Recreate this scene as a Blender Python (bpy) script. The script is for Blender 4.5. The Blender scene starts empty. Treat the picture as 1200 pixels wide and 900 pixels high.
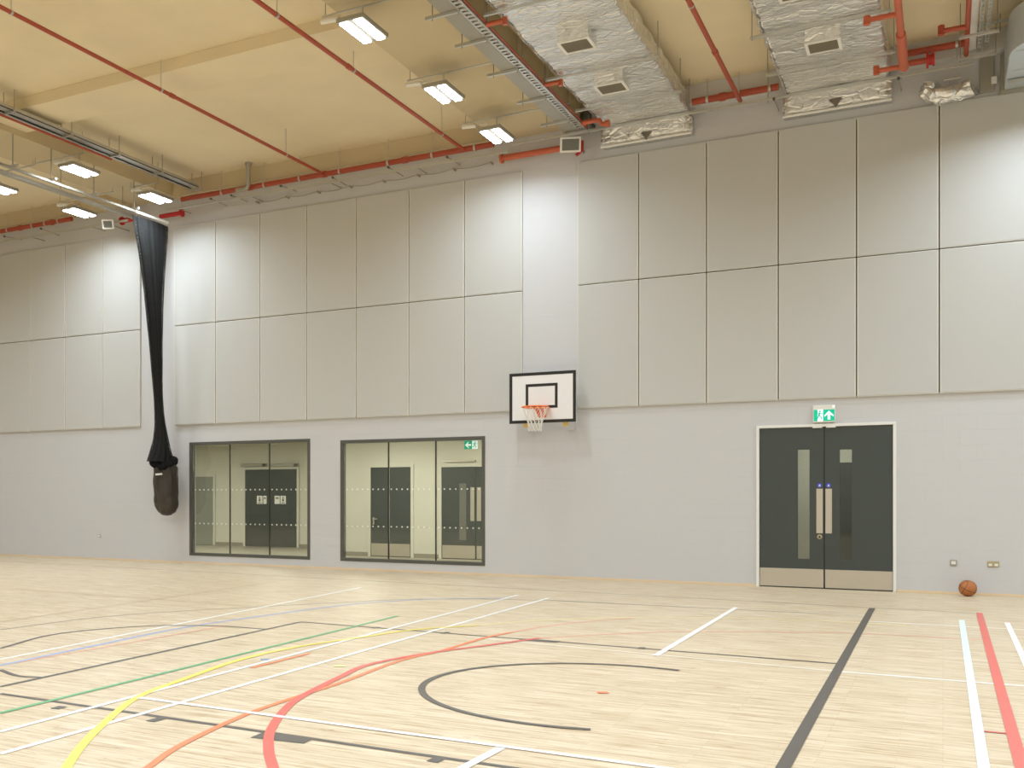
import bpy, math, random
from mathutils import Vector, Matrix, noise
random.seed(7)
S = bpy.context.scene
COL = S.collection
PI = math.pi

# ------------------------------------------------------------------ camera model (1200x900 frame)
U0, FP, VH, H = 400.0, 1230.0, 579.7, 1.50
TH = math.atan(705 / FP)
CO, SI = math.cos(TH), math.sin(TH)

def P(u, v, x=None, y=None, z=None):
    """point of the place seen at a photo position, on the plane x=, y= or z="""
    t = (u - U0) / FP
    w = (VH - v) / FP
    dx, dy = t * CO - SI, t * SI + CO
    k = (z - H) / w if z is not None else (x / dx if x is not None else y / dy)
    return Vector((k * dx, k * dy, H + k * w))

D = P(888, 687, z=0).y           # the long wall
SLAB, BEAM = 8.34, 8.04

# ------------------------------------------------------------------ helpers
class MB:
    def __init__(s):
        s.v, s.f, s.m, s.sm = [], [], [], []
        s.cur = 0
        s.smooth = False
        s.uv = None
    def add(s, verts, faces, smooth=None):
        b = len(s.v)
        s.v += [tuple(p) for p in verts]
        for f in faces:
            s.f.append(tuple(i + b for i in f)); s.m.append(s.cur)
            s.sm.append(s.smooth if smooth is None else smooth)
        return s
    def box(s, x0, x1, y0, y1, z0, z1, M=None):
        if x0 > x1: x0, x1 = x1, x0
        if y0 > y1: y0, y1 = y1, y0
        if z0 > z1: z0, z1 = z1, z0
        vs = [Vector(p) for p in ((x0,y0,z0),(x1,y0,z0),(x1,y1,z0),(x0,y1,z0),(x0,y0,z1),(x1,y0,z1),(x1,y1,z1),(x0,y1,z1))]
        if M: vs = [M @ p for p in vs]
        return s.add(vs, [(3,2,1,0),(4,5,6,7),(0,1,5,4),(1,2,6,5),(2,3,7,6),(3,0,4,7)], False)
    def tube(s, pts, r, n=12, caps=True):
        pts = [Vector(p) for p in pts]
        rr = r if isinstance(r, (list, tuple)) else [r] * len(pts)
        rings = []
        up = None
        for i, p in enumerate(pts):
            d = (pts[min(i+1, len(pts)-1)] - pts[max(i-1, 0)]).normalized()
            if up is None:
                up = Vector((0,0,1)) if abs(d.z) < .9 else Vector((1,0,0))
            a = d.cross(up).normalized(); b = a.cross(d).normalized(); up = b
            rings.append([p + (a*math.cos(2*PI*k/n) + b*math.sin(2*PI*k/n))*rr[i] for k in range(n)])
        vs = [q for R in rings for q in R]; fs = []
        for i in range(len(pts)-1):
            for k in range(n):
                fs.append((i*n+k, i*n+(k+1)%n, (i+1)*n+(k+1)%n, (i+1)*n+k))
        s.add(vs, fs, True)
        if caps:
            s.add(rings[0], [tuple(range(n-1,-1,-1))], False); s.add(rings[-1], [tuple(range(n))], False)
        return s
    def prism(s, poly, y0, y1):                 # poly in xz, extruded along y
        n = len(poly)
        vs = [(x,y0,z) for x,z in poly] + [(x,y1,z) for x,z in poly]
        return s.add(vs, [tuple(range(n-1,-1,-1)), tuple(range(n,2*n))] + [(i,(i+1)%n,(i+1)%n+n,i+n) for i in range(n)], False)
    def prismz(s, poly, z0, z1):
        n = len(poly)
        vs = [(x,y,z0) for x,y in poly] + [(x,y,z1) for x,y in poly]
        return s.add(vs, [tuple(range(n-1,-1,-1)), tuple(range(n,2*n))] + [(i,(i+1)%n,(i+1)%n+n,i+n) for i in range(n)], False)
    def disc(s, x, z, r, y0, y1, n=24):
        return s.prism([(x+r*math.cos(2*PI*k/n), z+r*math.sin(2*PI*k/n)) for k in range(n)], y0, y1)
    def build(s, name, mats, parent=None, bevel=0):
        me = bpy.data.meshes.new(name)
        me.from_pydata(s.v, [], s.f)
        if not isinstance(mats, (list, tuple)): mats = [mats]
        for m in mats: me.materials.append(m)
        me.polygons.foreach_set('material_index', s.m)
        me.polygons.foreach_set('use_smooth', s.sm)
        if s.uv:
            uvl = me.uv_layers.new(name='UVMap')
            for l in me.loops: uvl.data[l.index].uv = s.uv[l.vertex_index]
        me.validate(); me.update()
        import bmesh
        bm = bmesh.new(); bm.from_mesh(me); bmesh.ops.recalc_face_normals(bm, faces=bm.faces); bm.to_mesh(me); bm.free()
        o = bpy.data.objects.new(name, me); COL.objects.link(o)
        if parent: o.parent = parent; o.matrix_parent_inverse = parent_inv(parent)
        if bevel:
            b = o.modifiers.new('bevel', 'BEVEL'); b.width = bevel; b.segments = 2; b.limit_method = 'ANGLE'
        return o

def parent_inv(p):
    m = Matrix.Identity(4); q = p
    while q is not None:
        m = (q.matrix_parent_inverse @ Matrix.LocRotScale(q.location, q.rotation_euler, q.scale)) @ m if q.parent else Matrix.LocRotScale(q.location, q.rotation_euler, q.scale) @ m
        q = q.parent
    return m.inverted()

def tag(o, label=None, cat=None, group=None, kind=None):
    if label: o['label'] = label
    if cat: o['category'] = cat
    if group: o['group'] = group
    if kind: o['kind'] = kind
    return o

def thing(name, loc, label=None, cat=None, group=None, kind=None):
    o = bpy.data.objects.new(name, None); COL.objects.link(o); o.location = loc
    o.empty_display_size = .1
    return tag(o, label, cat, group, kind)

def dup(o, parent=None, loc=None):
    c = o.copy(); COL.objects.link(c)
    if parent is not None:
        pi = o.matrix_parent_inverse.copy(); c.parent = parent; c.matrix_parent_inverse = pi
    if loc is not None: c.location = loc
    for ch in list(o.children): dup(ch, c)
    return c

# ------------------------------------------------------------------ materials
def srgb(r, g, b):
    f = lambda c: (c/255/12.92) if c/255 <= .04045 else ((c/255+.055)/1.055)**2.4
    return (f(r), f(g), f(b), 1)

def mat(name, col, rough=.6, metal=0, spec=.5, bump=0, bscale=40, coat=0, var=0, vscale=3, alpha=None, emit=None, estr=0):
    m = bpy.data.materials.new(name); m.use_nodes = True
    nt = m.node_tree; b = nt.nodes['Principled BSDF']
    c = col if len(col) == 4 else (*col, 1)
    b.inputs['Base Color'].default_value = c
    b.inputs['Roughness'].default_value = rough; b.inputs['Metallic'].default_value = metal
    b.inputs['Specular IOR Level'].default_value = spec; b.inputs['Coat Weight'].default_value = coat
    if emit: b.inputs['Emission Color'].default_value = emit; b.inputs['Emission Strength'].default_value = estr
    if bump or var:
        tc = nt.nodes.new('ShaderNodeTexCoord')
        if bump:
            n = nt.nodes.new('ShaderNodeTexNoise'); n.inputs['Scale'].default_value = bscale; n.inputs['Detail'].default_value = 6
            nt.links.new(tc.outputs['Object'], n.inputs['Vector'])
            bp = nt.nodes.new('ShaderNodeBump'); bp.inputs['Strength'].default_value = bump; bp.inputs['Distance'].default_value = .01
            nt.links.new(n.outputs['Fac'], bp.inputs['Height']); nt.links.new(bp.outputs['Normal'], b.inputs['Normal'])
        if var:
            n2 = nt.nodes.new('ShaderNodeTexNoise'); n2.inputs['Scale'].default_value = vscale; n2.inputs['Detail'].default_value = 5
            nt.links.new(tc.outputs['Object'], n2.inputs['Vector'])
            mx = nt.nodes.new('ShaderNodeMix'); mx.data_type = 'RGBA'
            mx.inputs[6].default_value = tuple(x*(1-var) for x in c[:3]) + (1,)
            mx.inputs[7].default_value = tuple(min(1, x*(1+var)) for x in c[:3]) + (1,)
            nt.links.new(n2.outputs['Fac'], mx.inputs[0]); nt.links.new(mx.outputs[2], b.inputs['Base Color'])
    return m

M = {}
M['panel'] = mat('acoustic_fabric', srgb(200,200,197), .85, spec=.2, bump=.15, bscale=220)
M['paneledge'] = mat('panel_edge', srgb(218,216,208), .6)
M['darkgap'] = mat('dark_gap', srgb(92,87,78), .9)
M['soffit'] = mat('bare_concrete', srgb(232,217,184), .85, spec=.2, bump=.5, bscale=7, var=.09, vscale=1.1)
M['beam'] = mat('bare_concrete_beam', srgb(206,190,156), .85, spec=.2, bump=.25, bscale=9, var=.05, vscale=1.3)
M['redpipe'] = mat('red_oxide_pipe', srgb(172,76,52), .42, bump=.05, bscale=30, var=.08, vscale=4)
M['orangepipe'] = mat('orange_red_pipe', srgb(196,98,66), .4, var=.06, vscale=4)
M['redpaint'] = mat('bright_red_paint', srgb(190,35,35), .4)
M['galv'] = mat('galvanised_steel', srgb(200,200,196), .38, metal=.75, var=.08, vscale=12, bump=.03, bscale=60)
M['galvdull'] = mat('dull_steel', srgb(168,164,152), .5, metal=.35, var=.08, vscale=8)
M['steelplate'] = mat('satin_stainless', srgb(205,197,182), .38, metal=.6, bump=.02, bscale=100)
M['white'] = mat('white_paint', srgb(236,236,232), .45)
M['whiteplastic'] = mat('white_plastic', srgb(235,233,226), .4)
M['doordark'] = mat('dark_green_grey_laminate', srgb(70,76,73), .42, spec=.4, bump=.02, bscale=80)
M['ductsteel'] = mat('blue_grey_duct_steel', srgb(196,204,208), .4, metal=.3, var=.05, vscale=5)
M['frame'] = mat('dark_grey_frame', srgb(88,88,82), .4)
M['black'] = mat('black_paint', srgb(34,33,30), .5)
M['rubber'] = mat('ball_rubber', srgb(188,118,66), .55, bump=.5, bscale=350)
M['seam'] = mat('ball_seam', srgb(40,26,18), .6)
M['orange'] = mat('orange_rim_paint', srgb(250,128,60), .35)
M['boardwhite'] = mat('backboard_white', srgb(238,238,238), .35, bump=.02, bscale=20)
M['cord'] = mat('white_cord', srgb(238,234,226), .8)
M['plywood'] = mat('yellow_wood', srgb(205,175,110), .6, bump=.05, bscale=20)
M['brass'] = mat('brass_ring', srgb(190,180,150), .3, metal=.7)
M['blue'] = mat('blue_disc', srgb(70,80,190), .4)
M['signgreen'] = mat('sign_green', srgb(0,170,135), .4, emit=srgb(0,190,150), estr=.45)
M['signwhite'] = mat('sign_white', srgb(235,250,248), .4, emit=(.9,1,1,1), estr=.6)
M['trimwood'] = mat('pale_orange_edge_wood', srgb(232,208,172), .6, var=.1, vscale=2)
M['corrwall'] = mat('corridor_paint', srgb(212,211,198), .7)
M['corrfloor'] = mat('corridor_floor', srgb(150,145,130), .5)
M['corrceil'] = mat('corridor_ceiling', srgb(225,222,205), .8)
M['diffuser'] = mat('lamp_diffuser', (1,1,1,1), .4, emit=(.93,.97,1,1), estr=14)
M['lens'] = mat('grey_lens', srgb(112,112,104), .3, spec=.5)
M['grille'] = mat('grille_grey', srgb(140,132,114), .5)
M['triangle'] = mat('grey_print', srgb(120,112,98), .6)
M['bag'] = mat('black_bag_fabric', srgb(58,52,46), .42, bump=1, bscale=9, var=.2, vscale=6)
M['netinner'] = mat('black_net_bundle', srgb(34,34,34), 1.0, spec=.1, bump=1, bscale=45, var=.6, vscale=28)
M['dots'] = mat('etched_dots', srgb(226,226,220), .7)
M['white_label'] = mat('white_label', srgb(240,240,235), .5)
M['hallwall'] = mat('hall_paint', srgb(205,203,200), .7)

def wall_material():
    m = bpy.data.materials.new('painted_blockwork'); m.use_nodes = True
    nt = m.node_tree; b = nt.nodes['Principled BSDF']; N = nt.nodes.new; L = nt.links.new
    b.inputs['Base Color'].default_value = srgb(206,206,208); b.inputs['Roughness'].default_value = .6
    tc = N('ShaderNodeTexCoord'); sp = N('ShaderNodeSeparateXYZ'); cb = N('ShaderNodeCombineXYZ')
    L(tc.outputs['Object'], sp.inputs[0]); L(sp.outputs['X'], cb.inputs['X']); L(sp.outputs['Z'], cb.inputs['Y'])
    br = N('ShaderNodeTexBrick'); L(cb.outputs[0], br.inputs['Vector'])
    br.inputs['Scale'].default_value = 1; br.inputs['Brick Width'].default_value = .45; br.inputs['Row Height'].default_value = .225
    br.inputs['Mortar Size'].default_value = .0035; br.inputs['Mortar Smooth'].default_value = .4
    br.inputs['Color1'].default_value = (1,1,1,1); br.inputs['Color2'].default_value = (1,1,1,1); br.inputs['Mortar'].default_value = (0,0,0,1)
    n = N('ShaderNodeTexNoise'); n.inputs['Scale'].default_value = 60; L(tc.outputs['Object'], n.inputs['Vector'])
    ad = N('ShaderNodeMath'); ad.operation = 'MULTIPLY_ADD'; ad.inputs[1].default_value = .25
    L(n.outputs['Fac'], ad.inputs[0]); L(br.outputs['Color'], ad.inputs[2])
    bp = N('ShaderNodeBump'); bp.inputs['Strength'].default_value = .45; bp.inputs['Distance'].default_value = .005
    L(ad.outputs[0], bp.inputs['Height']); L(bp.outputs[0], b.inputs['Normal'])
    return m
M['wall'] = wall_material()

def floor_material():
    m = bpy.data.materials.new('maple_strip_floor'); m.use_nodes = True
    nt = m.node_tree; b = nt.nodes['Principled BSDF']; N = nt.nodes.new; L = nt.links.new
    tc = N('ShaderNodeTexCoord')
    br = N('ShaderNodeTexBrick'); L(tc.outputs['Object'], br.inputs['Vector'])
    br.inputs['Scale'].default_value = 1; br.inputs['Brick Width'].default_value = .62; br.inputs['Row Height'].default_value = .062
    br.offset = .37; br.offset_frequency = 3
    br.inputs['Mortar Size'].default_value = .0012; br.inputs['Mortar Smooth'].default_value = .3
    br.inputs['Bias'].default_value = -.1
    br.inputs['Color1'].default_value = srgb(226,212,187); br.inputs['Color2'].default_value = srgb(215,198,169)
    br.inputs['Mortar'].default_value = srgb(194,174,140)
    mp = N('ShaderNodeMapping'); mp.inputs['Scale'].default_value = (2.2, 30, 1); L(tc.outputs['Object'], mp.inputs['Vector'])
    n = N('ShaderNodeTexNoise'); n.inputs['Scale'].default_value = 1.0; n.inputs['Detail'].default_value = 6; n.inputs['Roughness'].default_value = .65
    L(mp.outputs[0], n.inputs['Vector'])
    cr = N('ShaderNodeValToRGB'); L(n.outputs['Fac'], cr.inputs[0])
    cr.color_ramp.elements[0].position = .30; cr.color_ramp.elements[0].color = srgb(200,172,134)
    cr.color_ramp.elements[1].position = .55; cr.color_ramp.elements[1].color = (1,1,1,1)
    mx = N('ShaderNodeMix'); mx.data_type = 'RGBA'; mx.blend_type = 'MULTIPLY'; mx.inputs[0].default_value = .85
    L(br.outputs['Color'], mx.inputs[6]); L(cr.outputs[0], mx.inputs[7])
    # small dark knots
    mp2 = N('ShaderNodeMapping'); mp2.inputs['Scale'].default_value = (2.6, 18, 1); L(tc.outputs['Object'], mp2.inputs['Vector'])
    v = N('ShaderNodeTexNoise'); v.inputs['Scale'].default_value = 2.2; v.inputs['Detail'].default_value = 3; L(mp2.outputs[0], v.inputs['Vector'])
    cr2 = N('ShaderNodeValToRGB'); L(v.outputs['Fac'], cr2.inputs[0])
    cr2.color_ramp.elements[0].position = .66; cr2.color_ramp.elements[0].color = (1,1,1,1)
    cr2.color_ramp.elements[1].position = .74; cr2.color_ramp.elements[1].color = srgb(150,120,88)
    mx2 = N('ShaderNodeMix'); mx2.data_type = 'RGBA'; mx2.blend_type = 'MULTIPLY'; mx2.inputs[0].default_value = .8
    L(mx.outputs[2], mx2.inputs[6]); L(cr2.outputs[0], mx2.inputs[7])
    L(mx2.outputs[2], b.inputs['Base Color'])
    b.inputs['Roughness'].default_value = .42; b.inputs['Specular IOR Level'].default_value = .35
    return m
M['floor'] = floor_material()

def foil_material():
    m = bpy.data.materials.new('foil_insulation'); m.use_nodes = True
    nt = m.node_tree; b = nt.nodes['Principled BSDF']; N = nt.nodes.new; L = nt.links.new
    b.inputs['Base Color'].default_value = srgb(238,238,236); b.inputs['Metallic'].default_value = .85; b.inputs['Roughness'].default_value = .24
    tc = N('ShaderNodeTexCoord')
    mp = N('ShaderNodeMapping'); mp.inputs['Scale'].default_value = (.9, 1.7, 1.3); L(tc.outputs['Object'], mp.inputs['Vector'])
    v = N('ShaderNodeTexNoise'); v.inputs['Scale'].default_value = 3.4; v.inputs['Detail'].default_value = 8; v.inputs['Distortion'].default_value = 1.2
    L(mp.outputs[0], v.inputs['Vector'])
    w = N('ShaderNodeTexVoronoi'); w.feature = 'DISTANCE_TO_EDGE'; w.inputs['Scale'].default_value = 5; L(mp.outputs[0], w.inputs['Vector'])
    cr = N('ShaderNodeMath'); cr.operation = 'MINIMUM'; cr.inputs[1].default_value = .12; L(w.outputs['Distance'], cr.inputs[0])
    ad = N('ShaderNodeMath'); ad.operation = 'MULTIPLY_ADD'; ad.inputs[1].default_value = 1.5; L(cr.outputs[0], ad.inputs[0]); L(v.outputs['Fac'], ad.inputs[2])
    bp = N('ShaderNodeBump'); bp.inputs['Strength'].default_value = .9; bp.inputs['Distance'].default_value = .06
    L(ad.outputs[0], bp.inputs['Height']); L(bp.outputs[0], b.inputs['Normal'])
    return m
M['foil'] = foil_material()

def glass_material(name, tint, ior=1.5):
    m = bpy.data.materials.new(name); m.use_nodes = True
    nt = m.node_tree; N = nt.nodes.new; L = nt.links.new
    nt.nodes.remove(nt.nodes['Principled BSDF']); out = nt.nodes['Material Output']
    tr = N('ShaderNodeBsdfTransparent'); tr.inputs[0].default_value = (*tint, 1)
    gl = N('ShaderNodeBsdfGlossy'); gl.inputs['Roughness'].default_value = .02
    fr = N('ShaderNodeFresnel'); fr.inputs['IOR'].default_value = ior
    mx = N('ShaderNodeMixShader'); L(fr.outputs[0], mx.inputs[0]); L(tr.outputs[0], mx.inputs[1]); L(gl.outputs[0], mx.inputs[2])
    L(mx.outputs[0], out.inputs[0])
    return m
M['glass'] = glass_material('window_glass', (.90,.91,.87), 1.45)
M['doorglass'] = glass_material('door_glass', (.8,.82,.78), 1.6)

def net_material():
    m = bpy.data.materials.new('open_black_netting'); m.use_nodes = True
    nt = m.node_tree; b = nt.nodes['Principled BSDF']; N = nt.nodes.new; L = nt.links.new
    b.inputs['Base Color'].default_value = srgb(50,50,49); b.inputs['Roughness'].default_value = 1; b.inputs['Specular IOR Level'].default_value = .1
    uv = N('ShaderNodeUVMap'); sp = N('ShaderNodeSeparateXYZ'); L(uv.outputs[0], sp.inputs[0])
    def stripes(sock, n, thr):
        a = N('ShaderNodeMath'); a.operation = 'MULTIPLY'; a.inputs[1].default_value = n; L(sock, a.inputs[0])
        f = N('ShaderNodeMath'); f.operation = 'FRACT'; L(a.outputs[0], f.inputs[0])
        g = N('ShaderNodeMath'); g.operation = 'LESS_THAN'; g.inputs[1].default_value = thr; L(f.outputs[0], g.inputs[0])
        return g
    ad = N('ShaderNodeMath'); ad.operation = 'ADD'; L(sp.outputs['X'], ad.inputs[0]); L(sp.outputs['Y'], ad.inputs[1])
    sb = N('ShaderNodeMath'); sb.operation = 'SUBTRACT'; L(sp.outputs['X'], sb.inputs[0]); L(sp.outputs['Y'], sb.inputs[1])
    a = stripes(ad.outputs[0], 40, .34); c = stripes(sb.outputs[0], 40, .34)
    mx = N('ShaderNodeMath'); mx.operation = 'MAXIMUM'; L(a.outputs[0], mx.inputs[0]); L(c.outputs[0], mx.inputs[1])
    L(mx.outputs[0], b.inputs['Alpha'])
    return m
M['net'] = net_material()

PAINT = {}
def paint(name, rgb):
    PAINT[name] = mat('court_paint_' + name, srgb(*rgb), .42, var=.06, vscale=6)
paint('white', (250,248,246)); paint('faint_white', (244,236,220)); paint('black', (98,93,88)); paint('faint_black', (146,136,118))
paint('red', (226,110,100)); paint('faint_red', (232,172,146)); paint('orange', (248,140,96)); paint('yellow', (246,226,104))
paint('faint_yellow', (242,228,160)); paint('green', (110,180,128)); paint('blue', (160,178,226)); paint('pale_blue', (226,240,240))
paint('brown', (206,180,146)); paint('sky_blue', (120,170,220))

# ------------------------------------------------------------------ room shell
XL, XR, YB = -33.0, 9.0, -9.0
fl = tag(MB().box(XL, XR, YB, D, -.2, 0).build('floor', M['floor']), kind='structure')

def col_px(u): return P(u, 400, y=D).x
def z_px(u, v, y=None): return P(u, v, y=D if y is None else y).z

# openings in the long wall (x0, x1, z0, z1)
W1 = (col_px(222), col_px(363.5), .17, z_px(222, 518.5))
W2 = (col_px(399), col_px(568.5), .17, z_px(568, 511))
DR = (col_px(886.5), col_px(1050.5), 0.0, z_px(888, 499))
ops = [W1, W2, DR]
mb = MB(); T = .22
xs = [XL - .2]
for o in ops:
    mb.box(xs[-1], o[0], D, D+T, 0.0, SLAB); xs.append(o[1])
    mb.box(o[0], o[1], D, D+T, o[3], SLAB)
    if o[2] > 0: mb.box(o[0], o[1], D, D+T, 0.0, o[2])
mb.box(xs[-1], XR + .2, D, D+T, 0.0, SLAB)
tag(mb.build('wall_back', M['wall']), kind='structure')
tag(MB().box(XL-.2, XL, YB, D, 0, SLAB).build('wall_left', M['hallwall']), kind='structure')
tag(MB().box(XR, XR+.2, YB, D, 0, SLAB).build('wall_right', M['hallwall']), kind='structure')
tag(MB().box(XL-.2, XR+.2, YB-.2, YB, 0, SLAB).build('wall_front', M['hallwall']), kind='structure')
ce = tag(MB().box(XL-.2, XR+.2, YB-.2, D+T, SLAB, SLAB+.3).build('ceiling', M['soffit']), kind='structure')
# skirting edge under the painted blocks
sk = MB()
for a, b in ((XL, DR[0]-.01), (DR[1]+.01, XR)): sk.box(a, b, D-.012, D-.001, .001, .035)
tag(sk.build('baseboard_back', M['trimwood']), kind='structure')

# concrete downstands
tn = [3]
def TRIM():
    tn[0] += 1; return 'trim_%d' % tn[0]
bx1 = (P(166,400,y=D).x, P(205.5,400,y=D).x); bx2 = (-7.13, -5.5)
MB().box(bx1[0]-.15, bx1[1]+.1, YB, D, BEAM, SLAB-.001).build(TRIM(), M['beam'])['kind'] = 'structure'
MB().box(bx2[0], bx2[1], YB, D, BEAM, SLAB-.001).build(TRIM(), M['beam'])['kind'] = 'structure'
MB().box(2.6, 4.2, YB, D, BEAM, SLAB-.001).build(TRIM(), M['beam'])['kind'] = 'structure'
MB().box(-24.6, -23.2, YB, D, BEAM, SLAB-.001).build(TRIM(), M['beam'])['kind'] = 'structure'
yA = 12.95; yB_ = P(200, 123, z=BEAM).y
for a, b in ((bx1[1]+.101, bx2[0]-.001), (-23.199, bx1[0]-.151)):
    MB().box(a, b, yA, yB_, SLAB-.19, SLAB-.002).build(TRIM(), M['soffit'])['kind'] = 'structure'
for a, b in ((-23.2, bx1[0]-.151), (bx1[1]+.101, bx2[0]-.001), (bx2[1]+.001, 2.599)):
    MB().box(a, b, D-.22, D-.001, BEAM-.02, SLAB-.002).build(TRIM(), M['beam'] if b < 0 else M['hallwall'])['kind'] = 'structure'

# ------------------------------------------------------------------ court markings (paint on the floor)
lift = [0.0006]
def nextz():
    lift[0] += .00009; return lift[0]
def strip(pts, w, col, name=None, label=None):
    z = nextz(); n = len(pts); vs = []; fs = []
    for i in range(n):
        a = Vector(pts[max(i-1,0)]); b = Vector(pts[min(i+1,n-1)]); d = (b-a); d = d.normalized()
        nn = Vector((-d.y, d.x)) * w/2; p = Vector(pts[i])
        vs += [(p.x+nn.x, p.y+nn.y, z), (p.x-nn.x, p.y-nn.y, z)]
    fs = [(2*i, 2*i+1, 2*i+3, 2*i+2) for i in range(n-1)]
    m = MB(); m.add(vs, fs, False)
    o = m.build(name or 'court_line', PAINT[col], fl)
    if label: o['label'] = label
    return o
def G(u, v):
    p = P(u, v, z=0); return (p.x, p.y)
def lin(a, b, w, col, label=None): return strip([G(*a), G(*b)], w, col, label=label)
def crv(px, w, col, label=None, name='court_arc', sub=10):
    pts = [Vector(G(*p)) for p in px]; pts = [pts[0]*2-pts[1]] + pts + [pts[-1]*2-pts[-2]]
    out = []
    for i in range(1, len(pts)-2):
        p0, p1, p2, p3 = pts[i-1:i+3]
        for k in range(sub):
            t = k/sub
            out.append(.5*((2*p1)+(p2-p0)*t+(2*p0-5*p1+4*p2-p3)*t*t+(3*p1-p0-3*p2+p3)*t**3))
    out.append(pts[-2])
    return strip([(p.x, p.y) for p in out], w, col, name, label)
def fitc(px):
    pts = [G(*p) for p in px]; n = len(pts)
    # algebraic circle fit by normal equations
    A = [[0]*3 for _ in range(3)]; B = [0]*3
    for x, y in pts:
        r = (2*x, 2*y, 1); q = x*x+y*y
        for i in range(3):
            B[i] += r[i]*q
            for j in range(3): A[i][j] += r[i]*r[j]
    X = Matrix(A).inverted() @ Vector(B)
    return X[0], X[1], math.sqrt(X[2]+X[0]**2+X[1]**2), pts
def arc(px, w, col, label=None, r=None):
    cx, cy, rr, pts = fitc(px); r = r or rr
    a0 = math.atan2(pts[0][1]-cy, pts[0][0]-cx); a1 = math.atan2(pts[-1][1]-cy, pts[-1][0]-cx)
    am = math.atan2(pts[len(pts)//2][1]-cy, pts[len(pts)//2][0]-cx)
    f = lambda a: (a-a0) % (2*PI)
    da = f(a1) if f(am) < f(a1) else f(a1)-2*PI
    n = 64
    return strip([(cx+r*math.cos(a0+da*i/n), cy+r*math.sin(a0+da*i/n)) for i in range(n+1)], w, col, 'court_arc', label)

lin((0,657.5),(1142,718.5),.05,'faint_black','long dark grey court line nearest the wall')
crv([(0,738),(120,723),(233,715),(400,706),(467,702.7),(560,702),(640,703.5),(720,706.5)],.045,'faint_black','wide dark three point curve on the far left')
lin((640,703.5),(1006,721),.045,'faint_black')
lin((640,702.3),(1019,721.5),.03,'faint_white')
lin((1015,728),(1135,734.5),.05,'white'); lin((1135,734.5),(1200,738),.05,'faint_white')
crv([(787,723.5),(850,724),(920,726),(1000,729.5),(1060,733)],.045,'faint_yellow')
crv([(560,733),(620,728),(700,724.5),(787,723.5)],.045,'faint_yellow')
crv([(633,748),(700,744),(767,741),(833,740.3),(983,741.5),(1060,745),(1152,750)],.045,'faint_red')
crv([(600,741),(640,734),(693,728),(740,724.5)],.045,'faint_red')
lin((547,746.5),(767,767),.04,'faint_white'); lin((767,767),(984,787),.045,'faint_white'); lin((984,787),(1200,804),.05,'white')
lin((0,689),(293,710),.04,'brown')
lin((0,729),(335,680),.045,'brown'); lin((17,777),(267,733),.04,'faint_red')
lin((0,773),(423,688.5),.05,'white')
crv([(0,780),(100,759),(207,737),(300,723),(410,708.5),(500,702.5),(600,700.8)],.05,'blue','pale blue curved court line')
crv([(0,760),(67,743),(167,734),(250,733.5),(312,737.5)],.05,'black','dark free throw arc at the left')
crv([(0,785),(20,792),(47,794)],.05,'black')
lin((352,729),(0,805),.05,'black'); lin((352,728.8),(983,778),.05,'black','dark key line with small lane marks, farther one')
lin((0,813),(593,899),.05,'black','dark key line with small lane marks, nearer one'); lin((593,899),(760,925),.05,'black')
for a, b, c in (((300,862),(362,869),.22), ((610,749.5),(655,752.5),.22), ((505,889.5),(519,891.5),.2), ((64,829),(74,830),.16), ((178,843),(188,844.5),.2), ((438,735.5),(443,736),.2),((519,741.5),(525,742),.24),((748,759.5),(756,760),.2)):
    lin(a, b, c*.62, 'black')
lin((0,884),(643,701),.05,'white','white court line, front one of the diagonal pair at left')
lin((0,858),(607,697.5),.05,'white','white court line, rear one of the diagonal pair at left')
lin((0,836),(466,722),.05,'green','green court line')
crv([(70,915),(78,900),(97,873),(123,847),(160,818),(213,797),(283,773),(350,758),(417,748),(487,738),(560,733)],.06,'yellow','yellow curved court line')
crv([(150,912),(173,900),(213,873),(290,837),(360,813),(400,800),(467,775),(517,763),(567,748),(600,741)],.05,'orange','orange curved court line')
crv([(322,915),(320,900),(315,880),(317,857),(333,833),(353,817),(400,793),(433,779),(500,766),(567,757),(633,748)],.065,'red','red curved court line')
lin((295,783),(363,766),.04,'orange'); lin((305,773),(316,773),.05,'sky_blue'); lin((391,781),(405,781),.08,'faint_yellow'); lin((700,812),(713,812),.07,'orange')
lin((163,818),(767,899),.055,'white','white court line crossing the foreground'); lin((767,899),(900,918),.055,'white')
lin((530,907),(587,877),.06,'white'); lin((768,769),(863,712),.06,'white','short white court line in the middle of the floor')
arc([(692,856),(600,847),(533,830),(507,817),(499,807),(507,797),(533,787),(583,780),(633,778),(683,778),(792,787)],.055,'black','dark half circle under the hoop')
lin((1022,713),(905,923),.075,'black','broad dark baseline running toward the camera')
lin((1127,727),(1156,920),.06,'pale_blue','broad pale line left of the red line'); lin((1147.5,718.5),(1205,926),.07,'red','broad red line at the right')
lin((1180,730),(1215,805),.055,'white','white line at the right edge'); lin((1153,857.5),(1185,860.5),.035,'red')

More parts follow.
